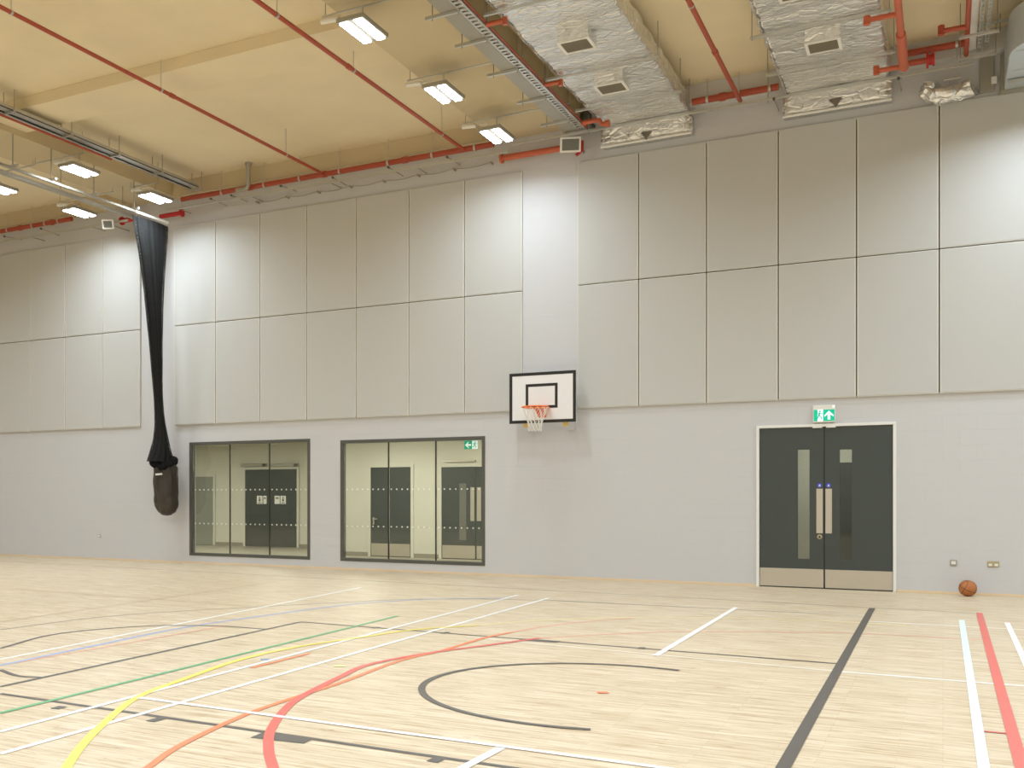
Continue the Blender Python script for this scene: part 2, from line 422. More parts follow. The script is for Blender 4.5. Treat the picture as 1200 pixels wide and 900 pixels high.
# ------------------------------------------------------------------ acoustic panels
B1 = [-3, 37.8, 78.2, 121.8, 165.7]; B2 = [205.5, 254.2, 306, 360.8, 419, 480.5, 545.5, 613.3]; B3 = [677, 749.2, 828.5, 912.5, 1004, 1100.8, 1203]
ZB, ZM, ZT = z_px(700, 478.5)-.0, z_px(613, 341.5), z_px(613, 201)
ordn = ['first','second','third','fourth','fifth','sixth','seventh']
def panel(x0, x1, z0, z1, label, group):
    t = thing('acoustic_panel', ((x0+x1)/2, D, z0), label, 'wall panel', group)
    g = .009
    MB().box(x0+g+.018, x1-g-.018, D-.052, D-.02, z0+g+.012, z1-g-.012).build('panel_face', M['panel'], t, .004)
    e = MB()
    e.box(x0+g, x1-g, D-.046, D-.003, z0+g, z0+g+.012); e.box(x0+g, x1-g, D-.046, D-.003, z1-g-.012, z1-g)
    e.box(x0+g, x0+g+.018, D-.049, D-.003, z0+g+.0125, z1-g-.0125); e.box(x1-g-.018, x1-g, D-.049, D-.003, z0+g+.0125, z1-g-.0125)
    e.build('edge_trim', M['paneledge'], t)
bays = (('left bay past the net', B1), ('middle bay over the windows', B2), ('right bay over the doors', B3))
for bn, B in bays:
    for r, (z0, z1) in enumerate(((ZB, ZM), (ZM, ZT))):
        for k in range(len(B)-1):
            place = ordn[k] + ' from left'
            panel(col_px(B[k]), col_px(B[k+1]), z0, z1, '%s grey acoustic panel, %s in the %s' % (['lower','upper'][r], place, bn), 'acoustic panels on the long wall')
# dark backing strip seen in the joints
for i, (bn, B) in enumerate(bays):
    MB().box(col_px(B[0])+.03, col_px(B[-1])-.03, D-.008, D-.001, ZB+.03, ZT-.03).build('trim_%d' % (i+1), M['darkgap'])['kind'] = 'structure'

# ------------------------------------------------------------------ windows and corridor behind
def window(n, W, divs):
    t = thing('window_%d' % n, ((W[0]+W[1])/2, D, W[2]), kind='structure')
    f = .065; fr = MB(); y0, y1 = D-.01, D+.11
    fr.box(W[0], W[1], y0, y1, W[2], W[2]+f); fr.box(W[0], W[1], y0, y1, W[3]-f, W[3])
    fr.box(W[0], W[0]+f, y0, y1, W[2]+f, W[3]-f); fr.box(W[1]-f, W[1], y0, y1, W[2]+f, W[3]-f)
    fr.build('window_frame', M['frame'], t, .004)
    xs = [W[0]+f] + [col_px(u) for u in divs] + [W[1]-f]
    for x in xs[1:-1]:
        MB().box(x-.014, x+.014, D+.045, D+.07, W[2]+f, W[3]-f).build('mullion', M['black'], t)
    for a, b in zip(xs, xs[1:]):
        a2 = a + (.0145 if a != xs[0] else .001); b2 = b - (.0145 if b != xs[-1] else .001)
        p = MB().box(a2, b2, D+.052, D+.062, W[2]+f+.001, W[3]-f-.001).build('pane', M['glass'], t)
        d = MB(); k = 0
        x = a + .06
        while x < b-.04:
            for z in (z_px(320, 573.7), z_px(320, 615)): d.disc(x, z, .016, D+.049, D+.051, 10)
            x += .118
        d.build('manifestation_dots', M['dots'], p)
window(1, W1, (268, 314.5)); window(2, W2, (454, 509.5))

YC1, YC2 = 25.2, 22.55
CH = 2.95
xj = P(383, 600, y=YC2).x
def st(o): o['kind'] = 'structure'; return o
cx0 = -24.0; cx1 = -4.6
st(MB().box(cx0, cx1, D+T, YC1+.2, -.12, -.001).build('floor_corridor', M['corrfloor']))
st(MB().box(cx0, cx1, D+T+.001, YC1+.2, CH, CH+.1).build('ceiling_corridor', M['corrceil']))
c = MB(); c.box(cx0, xj, YC1, YC1+.2, 0, CH); c.box(xj, xj+.15, YC2+.2, YC1+.2, 0, CH); c.box(xj, cx1, YC2, YC2+.2, 0, CH)
st(c.build('wall_corridor', M['corrwall']))
st(MB().box(cx0-.15, cx0, D+T, YC1+.2, 0, CH).build('wall_corridor_left', M['corrwall']))
st(MB().box(cx1, cx1+.15, D+T, YC2+.2, 0, CH).build('wall_corridor_right', M['corrwall']))
b_ = MB(); b_.box(cx0, xj-.001, YC1-.015, YC1-.001, 0, .1); b_.box(xj, cx1, YC2-.015, YC2-.001, 0, .1)
st(b_.build('baseboard_corridor', M['corrfloor']))

def back_door(n, u0, u1, top, Y, handles, kick=True, panes=(), plates=(), split=None, leaf=None, handle=None):
    x0, x1 = P(u0, 600, y=Y).x, P(u1, 600, y=Y).x
    zt = P((u0+u1)/2, top, y=Y).z
    t = thing('door_%d' % n, ((x0+x1)/2, Y, 0), kind='structure')
    f = MB(); fw = .07
    f.box(x0-fw, x0, Y-.04, Y-.001, 0, zt+fw); f.box(x1, x1+fw, Y-.04, Y-.001, 0, zt+fw); f.box(x0, x1, Y-.04, Y-.001, zt, zt+fw)
    f.build('door_frame', M['corrwall'], t)
    edges = [x0] + ([P(split, 600, y=Y).x] if split else []) + [x1]
    for a, b in zip(edges, edges[1:]):
        lf = MB().box(a+.004, b-.004, Y-.03, Y-.002, .008, zt-.004).build('door_leaf', leaf or M['doordark'], t)
        if kick: MB().box(a+.02, b-.02, Y-.036, Y-.0305, .02, .32).build('kick_plate', M['steelplate'], lf)
        for (ua, ub, va, vb) in panes:
            xa, xb = P(ua, 600, y=Y).x, P(ub, 600, y=Y).x
            if a < (xa+xb)/2 < b: MB().box(xa, xb, Y-.035, Y-.0305, P(ua, vb, y=Y).z, P(ua, va, y=Y).z).build('vision_panel', M['lens'], lf)
        for (ua, ub, va, vb) in plates:
            xa, xb = P(ua, 600, y=Y).x, P(ub, 600, y=Y).x
            if a < (xa+xb)/2 < b: MB().box(xa, xb, Y-.04, Y-.0305, P(ua, vb, y=Y).z, P(ua, va, y=Y).z).build('push_plate', M['steelplate'], lf)
        if handle:
            hx, hz = P(handle[0], 600, y=Y).x, P(*handle, y=Y).z
            h = MB(); h.box(hx-.02, hx+.02, Y-.038, Y-.0305, hz-.12, hz+.06); h.tube([(hx, Y-.035, hz+.02), (hx, Y-.08, hz+.02), (hx+.12, Y-.08, hz+.02)], .011, 8)
            h.build('lever_handle', M['steelplate'], lf)
    return t
back_door(2, 435, 482, 547.5, YC2, None, handle=(438.5, 609))
d3 = back_door(3, 518, 580, 547, YC2, None, panes=((539,547,566.5,633),), plates=((552,556.5,571,610.5),(559.5,564.5,571,610.5)), split=558.3)
MB().box(P(518,600,y=YC2).x+.1, P(558,600,y=YC2).x, YC2-.07, YC2-.02, P(530,541.5,y=YC2).z, P(530,541.5,y=YC2).z+.04).build('door_closer', M['steelplate'], d3)
back_door(4, 288, 348.5, 550, YC1, None, kick=False, split=None)
back_door(5, 229, 250.5, 558.5, YC1, None, kick=False, leaf=mat('pale_grey_laminate', srgb(142,146,136), .5))
# door operators above the far double door
for a, b in ((282, 312), (317, 349)):
    pa, pb = P(a, 545.5, y=YC1-.1), P(b, 545, y=YC1-.1)
    t = thing('door_operator', ((pa.x+pb.x)/2, YC1, pa.z), 'grey door operator bar above the %s half of the signed corridor door' % ('left' if a < 300 else 'right'), 'door operator', 'door operators in the corridor')
    MB().box(pa.x, pb.x, YC1-.12, YC1-.045, pa.z-.04, pa.z+.05).build('casing', M['galvdull'], t, .01)
    MB().tube([(pb.x-.06, YC1-.17, pa.z), (pb.x-.06, YC1-.12, pa.z)], .045, 14).build('end_knob', M['frame'], t)
# white pictogram plates on the far doors
for i, (a, b, w) in enumerate(((301, 307.6, 'left'), (308.6, 312.4, 'left'), (321.8, 327.8, 'right'), (328.6, 335, 'right'))):
    pa, pb = P(a, 590.5, y=YC1-.032), P(b, 581, y=YC1-.032)
    t = thing('pictogram_plate', ((pa.x+pb.x)/2, YC1-.032, pa.z), 'small white pictogram plate on the corridor door, %s of four' % ['first from left','second from left','third from left','last on the right'][i], 'sign', 'pictogram plates on the corridor door')
    MB().box(pa.x, pb.x, YC1-.034, YC1-.031, pa.z, pb.z).build('plate', M['white_label'], t)
    g = MB(); cx = (pa.x+pb.x)/2; w_ = (pb.x-pa.x); zz = pa.z
    hh = pb.z-pa.z
    if i in (0, 3):
        g.disc(cx, zz+hh*.78, w_*.13, YC1-.036, YC1-.0345, 12); g.box(cx-w_*.16, cx+w_*.16, YC1-.036, YC1-.0345, zz+hh*.3, zz+hh*.64)
        g.box(cx-w_*.32, cx+w_*.32, YC1-.036, YC1-.0345, zz+hh*.08, zz+hh*.16)
    else:
        g.box(cx-w_*.3, cx+w_*.3, YC1-.036, YC1-.0345, zz+hh*.62, zz+hh*.8)
    g.build('printed_figure', M['lens'], t)

# ------------------------------------------------------------------ lobby behind the double door
lx0, lx1, ly1 = DR[0]-.8, DR[1]+.6, D+T+2.6
st(MB().box(lx0, lx1, D+T, ly1, -.12, -.001).build('floor_lobby', M['corrfloor']))
st(MB().box(lx0, lx1, D+T+.001, ly1, CH, CH+.1).build('ceiling_lobby', M['corrceil']))
c = MB(); c.box(lx0-.1, lx0, D+T, ly1, 0, CH); c.box(lx1, lx1+.1, D+T, ly1, 0, CH); c.box(lx0-.1, lx1+.1, ly1, ly1+.1, 0, CH)
st(c.build('wall_lobby', M['corrwall']))
xa, xb = P(978, 600, y=ly1).x, P(1030, 600, y=ly1).x
t = thing('door_6', ((xa+xb)/2, ly1, 0), kind='structure')
MB().box(xa, xb, ly1-.04, ly1-.001, .01, P(990, 542, y=ly1).z).build('door_leaf', M['doordark'], t)

# ------------------------------------------------------------------ double door
t = thing('door_1', ((DR[0]+DR[1])/2, D, 0), kind='structure')
f = MB(); w_ = .045; ya, yb = D-.03, D+.1
f.box(DR[0], DR[0]+w_, ya, yb, .001, DR[3]); f.box(DR[1]-w_, DR[1], ya, yb, .001, DR[3]); f.box(DR[0]+w_, DR[1]-w_, ya, yb, DR[3]-w_, DR[3])
f.build('door_frame', M['white'], t, .004)
YD = D-.005; xm = P(966, 600, y=YD).x
for side, (a, b) in enumerate(((DR[0]+w_+.004, xm-.008), (xm+.008, DR[1]-w_-.004))):
    vp = (P(934.7,600,y=YD).x, P(948.6,600,y=YD).x) if side == 0 else (P(984,600,y=YD).x, P(998.3,600,y=YD).x)
    vz = (P(940, 655, y=YD).z, P(940, 527, y=YD).z) if side == 0 else (P(990, 657, y=YD).z, P(990, 526.7, y=YD).z)
    zt = DR[3]-w_-.005
    lf = MB(); y0, y1 = YD, YD+.05
    lf.box(a, vp[0], y0, y1, .01, zt); lf.box(vp[1], b, y0, y1, .01, zt); lf.box(vp[0], vp[1], y0, y1, .01, vz[0]); lf.box(vp[0], vp[1], y0, y1, vz[1], zt)
    lf = lf.build('door_leaf', M['doordark'], t)
    MB().box(vp[0], vp[1], YD+.006, YD+.014, vz[0], vz[1]).build('vision_panel', M['doorglass'], lf)
    zk = P(925, 668.5, y=YD).z if side == 0 else P(1005, 674, y=YD).z
    MB().box(a+.004, b-.004, YD-.004, YD-.0005, .02, .31).build('kick_plate', M['steelplate'], lf)
    pu = (956.7, 964.3) if side == 0 else (967.3, 975)
    MB().box(P(pu[0],600,y=YD).x, P(pu[1],600,y=YD).x, YD-.006, YD-.0005, P(965,625,y=YD).z, P(965,572.7,y=YD).z).build('push_plate', M['steelplate'], lf, .002)
    dc = P(960.5 if side == 0 else 971, 568.6, y=YD)
    MB().disc(dc.x, dc.z, .038, YD-.004, YD-.0005).build('blue_disc', M['blue'], lf)
    q = MB(); q.disc(dc.x, dc.z, .012, YD-.006, YD-.0045, 12); q.box(dc.x-.02, dc.x+.02, YD-.006, YD-.0045, dc.z-.022, dc.z-.016)
    q.build('disc_print', M['white_label'], lf)
    if side == 0:
        k = P(960.5, 629, y=YD)
        q = MB(); q.disc(k.x, k.z, .038, YD-.006, YD-.0005); q.build('lock_ring', M['brass'], lf)
        q = MB(); q.disc(k.x, k.z, .014, YD-.009, YD-.0065, 16); q.box(k.x-.022, k.x+.022, YD-.008, YD-.0065, k.z-.022, k.z-.014); q.build('lock_turn', M['black'], lf)
MB().box(xm-.0075, xm+.0075, YD+.01, YD+.05, .01, DR[3]-w_-.002).build('meeting_stile_seal', M['black'], t)
for u in (958, 974):
    p = P(u, 501, y=D)
    MB().box(p.x-.07, p.x+.07, D-.034, D-.031, DR[3]-w_-.02, DR[3]-w_+.006).build('door_catch', M['whiteplastic'], t)

# ------------------------------------------------------------------ exit signs
def runner(g, x, z, h, y0, y1):
    """a walking figure h tall, centred on x, z"""
    s = h
    g.disc(x+.02*s, z+.38*s, .085*s, y0, y1, 14)
    def bar(p, q, w):
        p, q = Vector(p), Vector(q); d = (q-p).normalized(); n = Vector((-d.y, d.x))*w/2
        g.prism([(x+a.x*s, z+a.y*s) for a in (p+n, q+n, q-n, p-n)], y0, y1)
    bar((.0,.26), (-.08,-.06), .15); bar((-.02,.24), (.2,.12), .06); bar((.2,.12), (.28,.22), .06)
    bar((-.02,.24), (-.22,.2), .06); bar((-.22,.2), (-.3,.04), .06)
    bar((-.07,-.04), (.14,-.16), .09); bar((.14,-.16), (.14,-.4), .08); bar((-.1,-.04), (-.16,-.26), .09); bar((-.16,-.26), (-.38,-.3), .08)
def arrow(g, x, z, s, y0, y1, ang=0):
    pts = [(0,.45),(.42,.0),(.42,-.16),(.12,.1),(.12,-.45),(-.12,-.45),(-.12,.1),(-.42,-.16),(-.42,.0)]
    ca, sa = math.cos(ang), math.sin(ang)
    q = [(x+(a*ca-b*sa)*s, z+(a*sa+b*ca)*s) for a, b in pts]
    # split into convex pieces
    n = q
    g.prism([n[4], n[3], n[0], n[7], n[6], n[5]][::1], y0, y1) if False else None
    g.prism([n[0], n[1], n[2], n[3]], y0, y1); g.prism([n[0], n[7+0], n[8-1+0], n[8]][::1], y0, y1) if False else None
    g.prism([n[0], n[7], n[6+1], n[8]], y0, y1) if False else None
    g.prism([n[0], n[8], n[7], n[6]], y0, y1)
    g.prism([n[0], n[3], n[6]], y0, y1)
    g.prism([n[3], n[4], n[5], n[6]], y0, y1)
tl, br_ = P(952.5, 475, y=D-.05), P(979, 494.3, y=D-.05)
e = thing('exit_sign', ((tl.x+br_.x)/2, D, br_.z), 'green and white emergency exit box with upward arrow above the double door', 'exit sign')
MB().box(tl.x, br_.x, D-.055, D-.001, br_.z, tl.z).build('sign_housing', M['whiteplastic'], e, .006)
zb_, zt_ = br_.z+.02, tl.z-.075
wd = br_.x-tl.x
MB().box(tl.x+.015, tl.x+.07, D-.060, D-.0555, zb_, zt_).build('green_panel', M['signgreen'], e)
MB().box(tl.x+.07, tl.x+wd*.46, D-.060, D-.0555, zb_, zt_).build('white_panel', M['signwhite'], e)
MB().box(tl.x+wd*.46, br_.x-.012, D-.060, D-.0555, zb_, zt_).build('green_panel', M['signgreen'], e)
g = MB(); runner(g, tl.x+wd*.31, (zb_+zt_)/2, (zt_-zb_)*.92, D-.062, D-.0605); g.build('running_figure', M['signgreen'], e)
g = MB(); arrow(g, tl.x+wd*.72, (zb_+zt_)/2, (zt_-zb_)*.86, D-.062, D-.0605); g.build('arrow', M['signwhite'], e)
MB().box(br_.x-.04, br_.x-.015, D-.058, D-.0555, tl.z-.045, tl.z-.02).build('indicator_lamp', M['signwhite'], e)

ys = D+.16
tl, br_ = P(543.8, 516.3, y=ys), P(560.2, 526.5, y=ys)
e = thing('exit_sign', ((tl.x+br_.x)/2, ys, br_.z), 'small exit box with left arrow seen at the top corner of the second window', 'exit sign')
MB().box(tl.x, br_.x, ys, ys+.03, br_.z, tl.z).build('sign_housing', M['whiteplastic'], e)
wd = br_.x-tl.x; hz = tl.z-br_.z
MB().box(tl.x+.006, tl.x+wd*.58, ys-.004, ys-.0005, br_.z+.008, tl.z-.008).build('green_panel', M['signgreen'], e)
MB().box(tl.x+wd*.58, br_.x-.006, ys-.004, ys-.0005, br_.z+.008, tl.z-.008).build('white_panel', M['signwhite'], e)
g = MB(); arrow(g, tl.x+wd*.3, br_.z+hz/2, hz*.8, ys-.006, ys-.0045, PI/2); g.build('arrow', M['signwhite'], e)
g = MB(); runner(g, tl.x+wd*.79, br_.z+hz/2, hz*.8, ys-.006, ys-.0045); g.build('running_figure', M['signgreen'], e)
MB().tube([((tl.x+br_.x)/2, ys+.015, tl.z), ((tl.x+br_.x)/2, ys+.015, CH)], .006, 8).build('hanging_rod', M['galvdull'], e)

# ------------------------------------------------------------------ wall sockets
def socket(u, v, w, h, label, two=False, metal=False):
    p = P(u, v, y=D)
    t = thing('wall_socket', (p.x, D, p.z-h/2), label, 'wall socket')
    MB().box(p.x-w/2, p.x+w/2, D-.014, D-.001, p.z-h/2, p.z+h/2).build('face_plate', M['brass'] if metal else M['galvdull'], t, .003)
    if two:
        for s in (-1, 1):
            MB().box(p.x+s*w*.25-.022, p.x+s*w*.25+.022, D-.02, D-.0145, p.z-.028, p.z+.005).build('socket_insert', M['whiteplastic'], t)
    else:
        MB().box(p.x-w*.33, p.x+w*.33, D-.02, D-.0145, p.z-h*.25, p.z+h*.3).build('socket_insert', M['whiteplastic'], t)
socket(1117.3, 659.5, .088, .088, 'single grey wall socket with white insert right of the double door')
socket(1164, 661, .15, .088, 'double metal wall socket above and right of the basketball', True, True)
socket(117, 628, .07, .07, 'small wall outlet low on the wall left of the hanging net')

# ------------------------------------------------------------------ basketball
pb = P(1134, 690, y=D-.25); R = .118
ball = thing('basketball', (pb.x, D-.25, 0), 'orange brown basketball lying on the floor against the wall', 'basketball')
m = MB(); n1, n2 = 40, 24; vs = []; fs = []
for j in range(n2+1):
    a = PI*j/n2
    for i in range(n1): vs.append((pb.x+R*math.sin(a)*math.cos(2*PI*i/n1), D-.25+R*math.sin(a)*math.sin(2*PI*i/n1), R+R*math.cos(a)))
for j in range(n2):
    for i in range(n1): fs.append((j*n1+i, (j+1)*n1+i, (j+1)*n1+(i+1)%n1, j*n1+(i+1)%n1))
m.add(vs, fs, True); m.build('ball_body', M['rubber'], ball)
rot = Matrix.Rotation(.35, 3, 'Y') @ Matrix.Rotation(.5, 3, 'Z') @ Matrix.Rotation(.25, 3, 'X')
s_ = MB(); cc = Vector((pb.x, D-.25, R)); RR = R*1.0
def ring(fn, n=60): s_.tube([cc + rot @ Vector(fn(2*PI*k/n)) for k in range(n+1)], .0028, 6, False)
ring(lambda a: (RR*math.cos(a), RR*math.sin(a), 0)); ring(lambda a: (RR*math.cos(a), 0, RR*math.sin(a)))
for sg in (-1, 1):
    def fn(a, sg=sg):
        v = Vector((.62*sg+.18*sg*math.cos(2*a), .75*math.cos(a), .75*math.sin(a))); v.normalize(); return v*RR
    ring(fn)
s_.build('ball_seams', M['seam'], ball)

# ------------------------------------------------------------------ basketball hoop
YBd = D-.42
c1, c2, c3 = P(597, 437.7, y=YBd), P(675, 434, y=YBd), P(675, 494, y=YBd)
bx0, bx1_, bz0, bz1 = c1.x, c2.x, c3.z, c2.z
bz1 = (c1.z+c2.z)/2; bz0 = (P(597.5,497,y=YBd).z + c3.z)/2
hoop = thing('basketball_hoop', ((bx0+bx1_)/2, D, bz0), 'white basketball backboard with orange rim and white net on the wall', 'basketball hoop')
MB().box(bx0, bx1_, YBd, YBd+.03, bz0, bz1).build('backboard', M['boardwhite'], hoop, .003)
bd = MB(); w_ = .055; y0, y1 = YBd-.002, YBd-.0003
bd.box(bx0, bx1_, y0, y1, bz0, bz0+w_); bd.box(bx0, bx1_, y0, y1, bz1-w_, bz1); bd.box(bx0, bx0+w_, y0, y1, bz0+w_, bz1-w_); bd.box(bx1_-w_, bx1_, y0, y1, bz0+w_, bz1-w_)
bd.build('border_line', M['black'], hoop)
i0, i1 = P(616, 449, y=YBd), P(653, 479, y=YBd); w_ = .05
tg = MB(); ix0, ix1 = i0.x, P(653.5,460,y=YBd).x; iz1 = P(634,449.5,y=YBd).z; iz0 = P(634,478.5,y=YBd).z
tg.box(ix0, ix1, y0, y1, iz0, iz0+w_); tg.box(ix0, ix1, y0, y1, iz1-w_, iz1); tg.box(ix0, ix0+w_, y0, y1, iz0+w_, iz1-w_); tg.box(ix1-w_, ix1, y0, y1, iz0+w_, iz1-w_)
tg.build('target_square', M['black'], hoop)
hx = (bx0+bx1_)/2; rz = P(627, 477, y=YBd-.35).z; RR = .225; hy = YBd-.15-RR
r_ = MB(); r_.tube([(hx+RR*math.cos(2*PI*k/48), hy+RR*math.sin(2*PI*k/48), rz) for k in range(49)], .013, 10, False)
r_.box(hx-.15, hx+.15, YBd-.17, YBd-.004, rz-.004, rz+.004)
for sx in (-1, 1): r_.tube([(hx+sx*.15, YBd-.01, rz), (hx+sx*.2, hy+.06, rz)], .009, 8)
r_.build('rim', M['orange'], hoop)
q = MB(); q.box(hx-.075, hx+.075, YBd-.012, YBd-.003, rz-.16, rz+.01)
for sx in (-.07, .07): q.add([(hx+sx-.003, YBd-.012, rz), (hx+sx-.003, YBd-.17, rz), (hx+sx-.003, YBd-.012, rz-.15), (hx+sx+.003, YBd-.012, rz), (hx+sx+.003, YBd-.17, rz), (hx+sx+.003, YBd-.012, rz-.15)], [(0,1,2),(5,4,3),(0,3,4,1),(1,4,5,2),(2,5,3,0)], False)
q.build('rim_bracket', M['orange'], hoop)
nt_ = MB(); rows = [(0, .222), (.09, .19), (.18, .155), (.27, .125), (.36, .112), (.42, .112)]
nn = 12
for j in range(len(rows)-1):
    for k in range(nn):
        a0 = 2*PI*(k+.5*(j % 2))/nn
        for sg in (-1, 1):
            a1 = a0 + sg*PI/nn
            p = (hx+rows[j][1]*math.cos(a0), hy+rows[j][1]*math.sin(a0), rz-rows[j][0])
            q2 = (hx+rows[j+1][1]*math.cos(a1), hy+rows[j+1][1]*math.sin(a1), rz-rows[j+1][0])
            nt_.tube([p, q2], .0048, 5)
nt_.build('net', M['cord'], hoop)
for sx in (.30, bx1_-bx0-.2):
    x = bx0+sx
    a = MB()
    a.tube([(x, YBd+.03, bz0+.2), (x, D-.02, bz0+.2)], .02, 8); a.tube([(x, YBd+.03, bz0+.7), (x, D-.02, bz0+.7)], .02, 8)
    a.tube([(x, YBd+.05, bz0+.02), (x, D-.05, bz0+.2)], .015, 8); a.tube([(x, D-.05, bz0+.2), (x, D-.05, bz0+.7)], .02, 8)
    a.build('support_arm', M['galvdull'], hoop)
    MB().box(x-.06, x+.06, D-.03, D-.0005, bz0-.12, bz1-.1).build('wall_batten', M['wall'], hoop)
    MB().box(x-.05, x+.05, YBd+.031, YBd+.06, bz0-.07, bz0+.1).build('wood_block', M['plywood'], hoop)

# ------------------------------------------------------------------ division net in its bag
XN = P(195, 262, y=D-.42).x
prof = [(259,158,195.5,.05),(266,158.5,195.3,.05),(280,160.5,194.5,.06),(300,164,193.2,.07),(330,168,191.8,.08),(360,171.2,190.8,.09),(400,175,190,.10),(440,178.5,190,.10),(465,180.5,190.3,.11),(485,181.5,191.8,.12),(500,181.5,194,.13),(515,180,196.8,.17),(530,176.5,200,.2),(541,173.5,203,.22)]
def netmesh(infl, folds, amp, name, m_, par, pr, n=104, sub=4):
    mb = MB(); vs = []; uvs = []
    rows = []
    for i in range(len(pr)-1):
        for k in range(sub):
            t = k/sub; rows.append([pr[i][q]*(1-t)+pr[i+1][q]*t for q in range(4)])
    rows.append(list(pr[-1]))
    for j, (v, ul, ur, ax) in enumerate(rows):
        uc = (ul+ur)/2; p = P(uc, v, x=XN)
        k = p.y / ((uc-U0)/FP*SI + CO)
        pyr = FP/k
        t_ = (uc-U0)/FP
        dY = pyr*abs(SI-t_*CO); dX = pyr*abs(CO+t_*SI)
        w = (ur-ul)/2*infl
        axx = min(ax, .94*w/dX)*1.0
        ay = math.sqrt(max(w*w-(axx*dX)**2, .01*w*w))/dY
        for i in range(n+1):
            a = 2*PI*i/n
            f = 1 + amp*math.sin(folds*a + 1.7*math.sin(j*.05)+ .4*math.sin(j*.13)) + amp*.6*noise.noise(Vector((math.cos(a)*3, math.sin(a)*3, j*.08)))
            vs.append((XN+axx*math.cos(a)*f, p.y+ay*math.sin(a)*f, p.z)); uvs.append((i/n*2.2, p.z*.35))
    nr = len(rows); W_ = n+1
    fs = [(j*W_+i, (j+1)*W_+i, (j+1)*W_+i+1, j*W_+i+1) for j in range(nr-1) for i in range(n)]
    mb.add(vs, fs, True); mb.uv = uvs
    return mb.build(name, m_, par)
nc = P(194, 590, x=XN)
net = thing('division_net', (XN, nc.y, 1.05), 'black division net gathered and hanging down the wall into a dark bag', 'division net')
netmesh(.84, 13, .10, 'net_bundle', M['netinner'], net, prof)
netmesh(1.05, 13, .08, 'net_mesh', M['net'], net, prof, n=104)
# bag
mb = MB(); n = 48; vs = []; fs = []
bp = [(541,179,205.5),(548,180,207.5),(560,180.3,208.5),(575,180,209),(588,180.5,208.8),(596,183,207.5),(601,186.5,204.5),(603.6,191,200),(604.3,194.5,196)]
rows = []
for i in range(len(bp)-1):
    for k in range(5):
        t = k/5; rows.append([bp[i][q]*(1-t)+bp[i+1][q]*t for q in range(3)])
rows.append(bp[-1])
for j, (v, ul, ur) in enumerate(rows):
    uc = (ul+ur)/2; p = P(uc, v, x=XN); k = p.y/((uc-U0)/FP*SI+CO); r = (ur-ul)/2*k/FP/1.02
    for i in range(n):
        a = 2*PI*i/n
        d = .018*noise.noise(Vector((math.cos(a)*2, math.sin(a)*2, j*.1))) + .026*noise.noise(Vector((math.cos(a)*3+j*.12, math.sin(a)*3, j*.22)))
        vs.append((XN+(r+d)*math.cos(a), p.y+(r+d)*math.sin(a), p.z))
nr = len(rows)
fs = [(j*n+i, (j+1)*n+i, (j+1)*n+(i+1)%n, j*n+(i+1)%n) for j in range(nr-1) for i in range(n)] + [tuple(range((nr-1)*n, nr*n))]
mb.add(vs, fs, True); mb.build('net_bag', M['bag'], net)
# collar of net flopping over the bag mouth
cp = P(192, 543, x=XN); mb = MB()
pts = []; rr = []
for i in range(33):
    a = 2*PI*i/32
    pts.append((XN+.22*math.cos(a), cp.y+.22*math.sin(a), cp.z-.0+.05*math.sin(2*a+.6)+.03*math.sin(7*a))); rr.append(.082+.02*math.sin(5*a))
mb.tube(pts, rr, 12, False); mb.build('net_collar', M['netinner'], net)
lp = P(194, 556, x=XN)
dc_ = Vector((-XN, -lp.y, 0)).normalized(); lf_ = Vector((dc_.y, -dc_.x, 0))
if lf_.x > 0: lf_ = -lf_
q = Vector((XN, lp.y, lp.z)) + (dc_*.86 + lf_*.5)*.285
rt = Matrix.Translation(q) @ Matrix.Rotation(math.atan2(dc_.x, -dc_.y) + .3*-1, 4, 'Z') @ Matrix.Rotation(-.08, 4, 'Y')
mb = MB(); mb.box(-.075, .075, -.004, .004, -.02, .02, rt); mb.build('tag', M['white_label'], net)

# curtain track
tr = thing('curtain_track', (XN, D-.45, 7.45), 'white ceiling track that carries the black division net', 'curtain track')
zt = P(195, 262, x=XN).z
yn0 = P(158,252,x=XN).y
MB().box(XN-.03, XN+.03, 9, yn0, zt+.005, zt+.05).build('rail', M['galvdull'], tr, .005)
MB().box(XN-.035, XN+.035, yn0+.001, D-.38, zt-.005, zt+.05).build('end_rail', M['white'], tr, .005)
for u, v in ((157, 252), (110, 233), (60, 215), (15, 197)):
    y = P(u, v, x=XN).y
    MB().tube([(XN, y, zt+.051), (XN, y, BEAM)], .012, 8).build('hanger_rod', M['galvdull'], tr)
    MB().box(XN-.13, XN+.13, y-.02, y+.02, zt+.051, zt+.09).build('cross_bar', M['galv'], tr)

# ------------------------------------------------------------------ high bay lights
ZL = 7.60
def make_light(loc, first):
    x, y = loc
    t = thing('high_bay_light', (x, y, ZL))
    MB().box(x-.20, x+.20, y-.36, y+.36, ZL+.012, ZL+.075).build('housing', M['galvdull'], t, .01)
    for s in (-1, 1):
        MB().box(x+s*.105-.055, x+s*.105+.055, y-.33, y+.33, ZL-.006, ZL+.0115).build('diffuser', M['diffuser'], t)
    MB().tube([(x, y-.2, ZL+.076), (x, y, ZL+.2), (x, y+.2, ZL+.076)], .006, 6).build('suspension_wire', M['galvdull'], t)
    MB().tube([(x, y, ZL+.2), (x, y, ZL+.32)], .006, 6).build('drop_rod', M['galvdull'], t)
    MB().tube([(x-.62, y-.02, ZL+.26), (x-.36, y-.02, ZL+.24)], .035, 12).build('sensor_tube', M['whiteplastic'], t)
    MB().tube([(x-.36, y-.02, ZL+.24), (x-.2, y, ZL+.26), (x-.12, y, ZL+.18)], .008, 6).build('flex_cable', M['whiteplastic'], t)
    return t
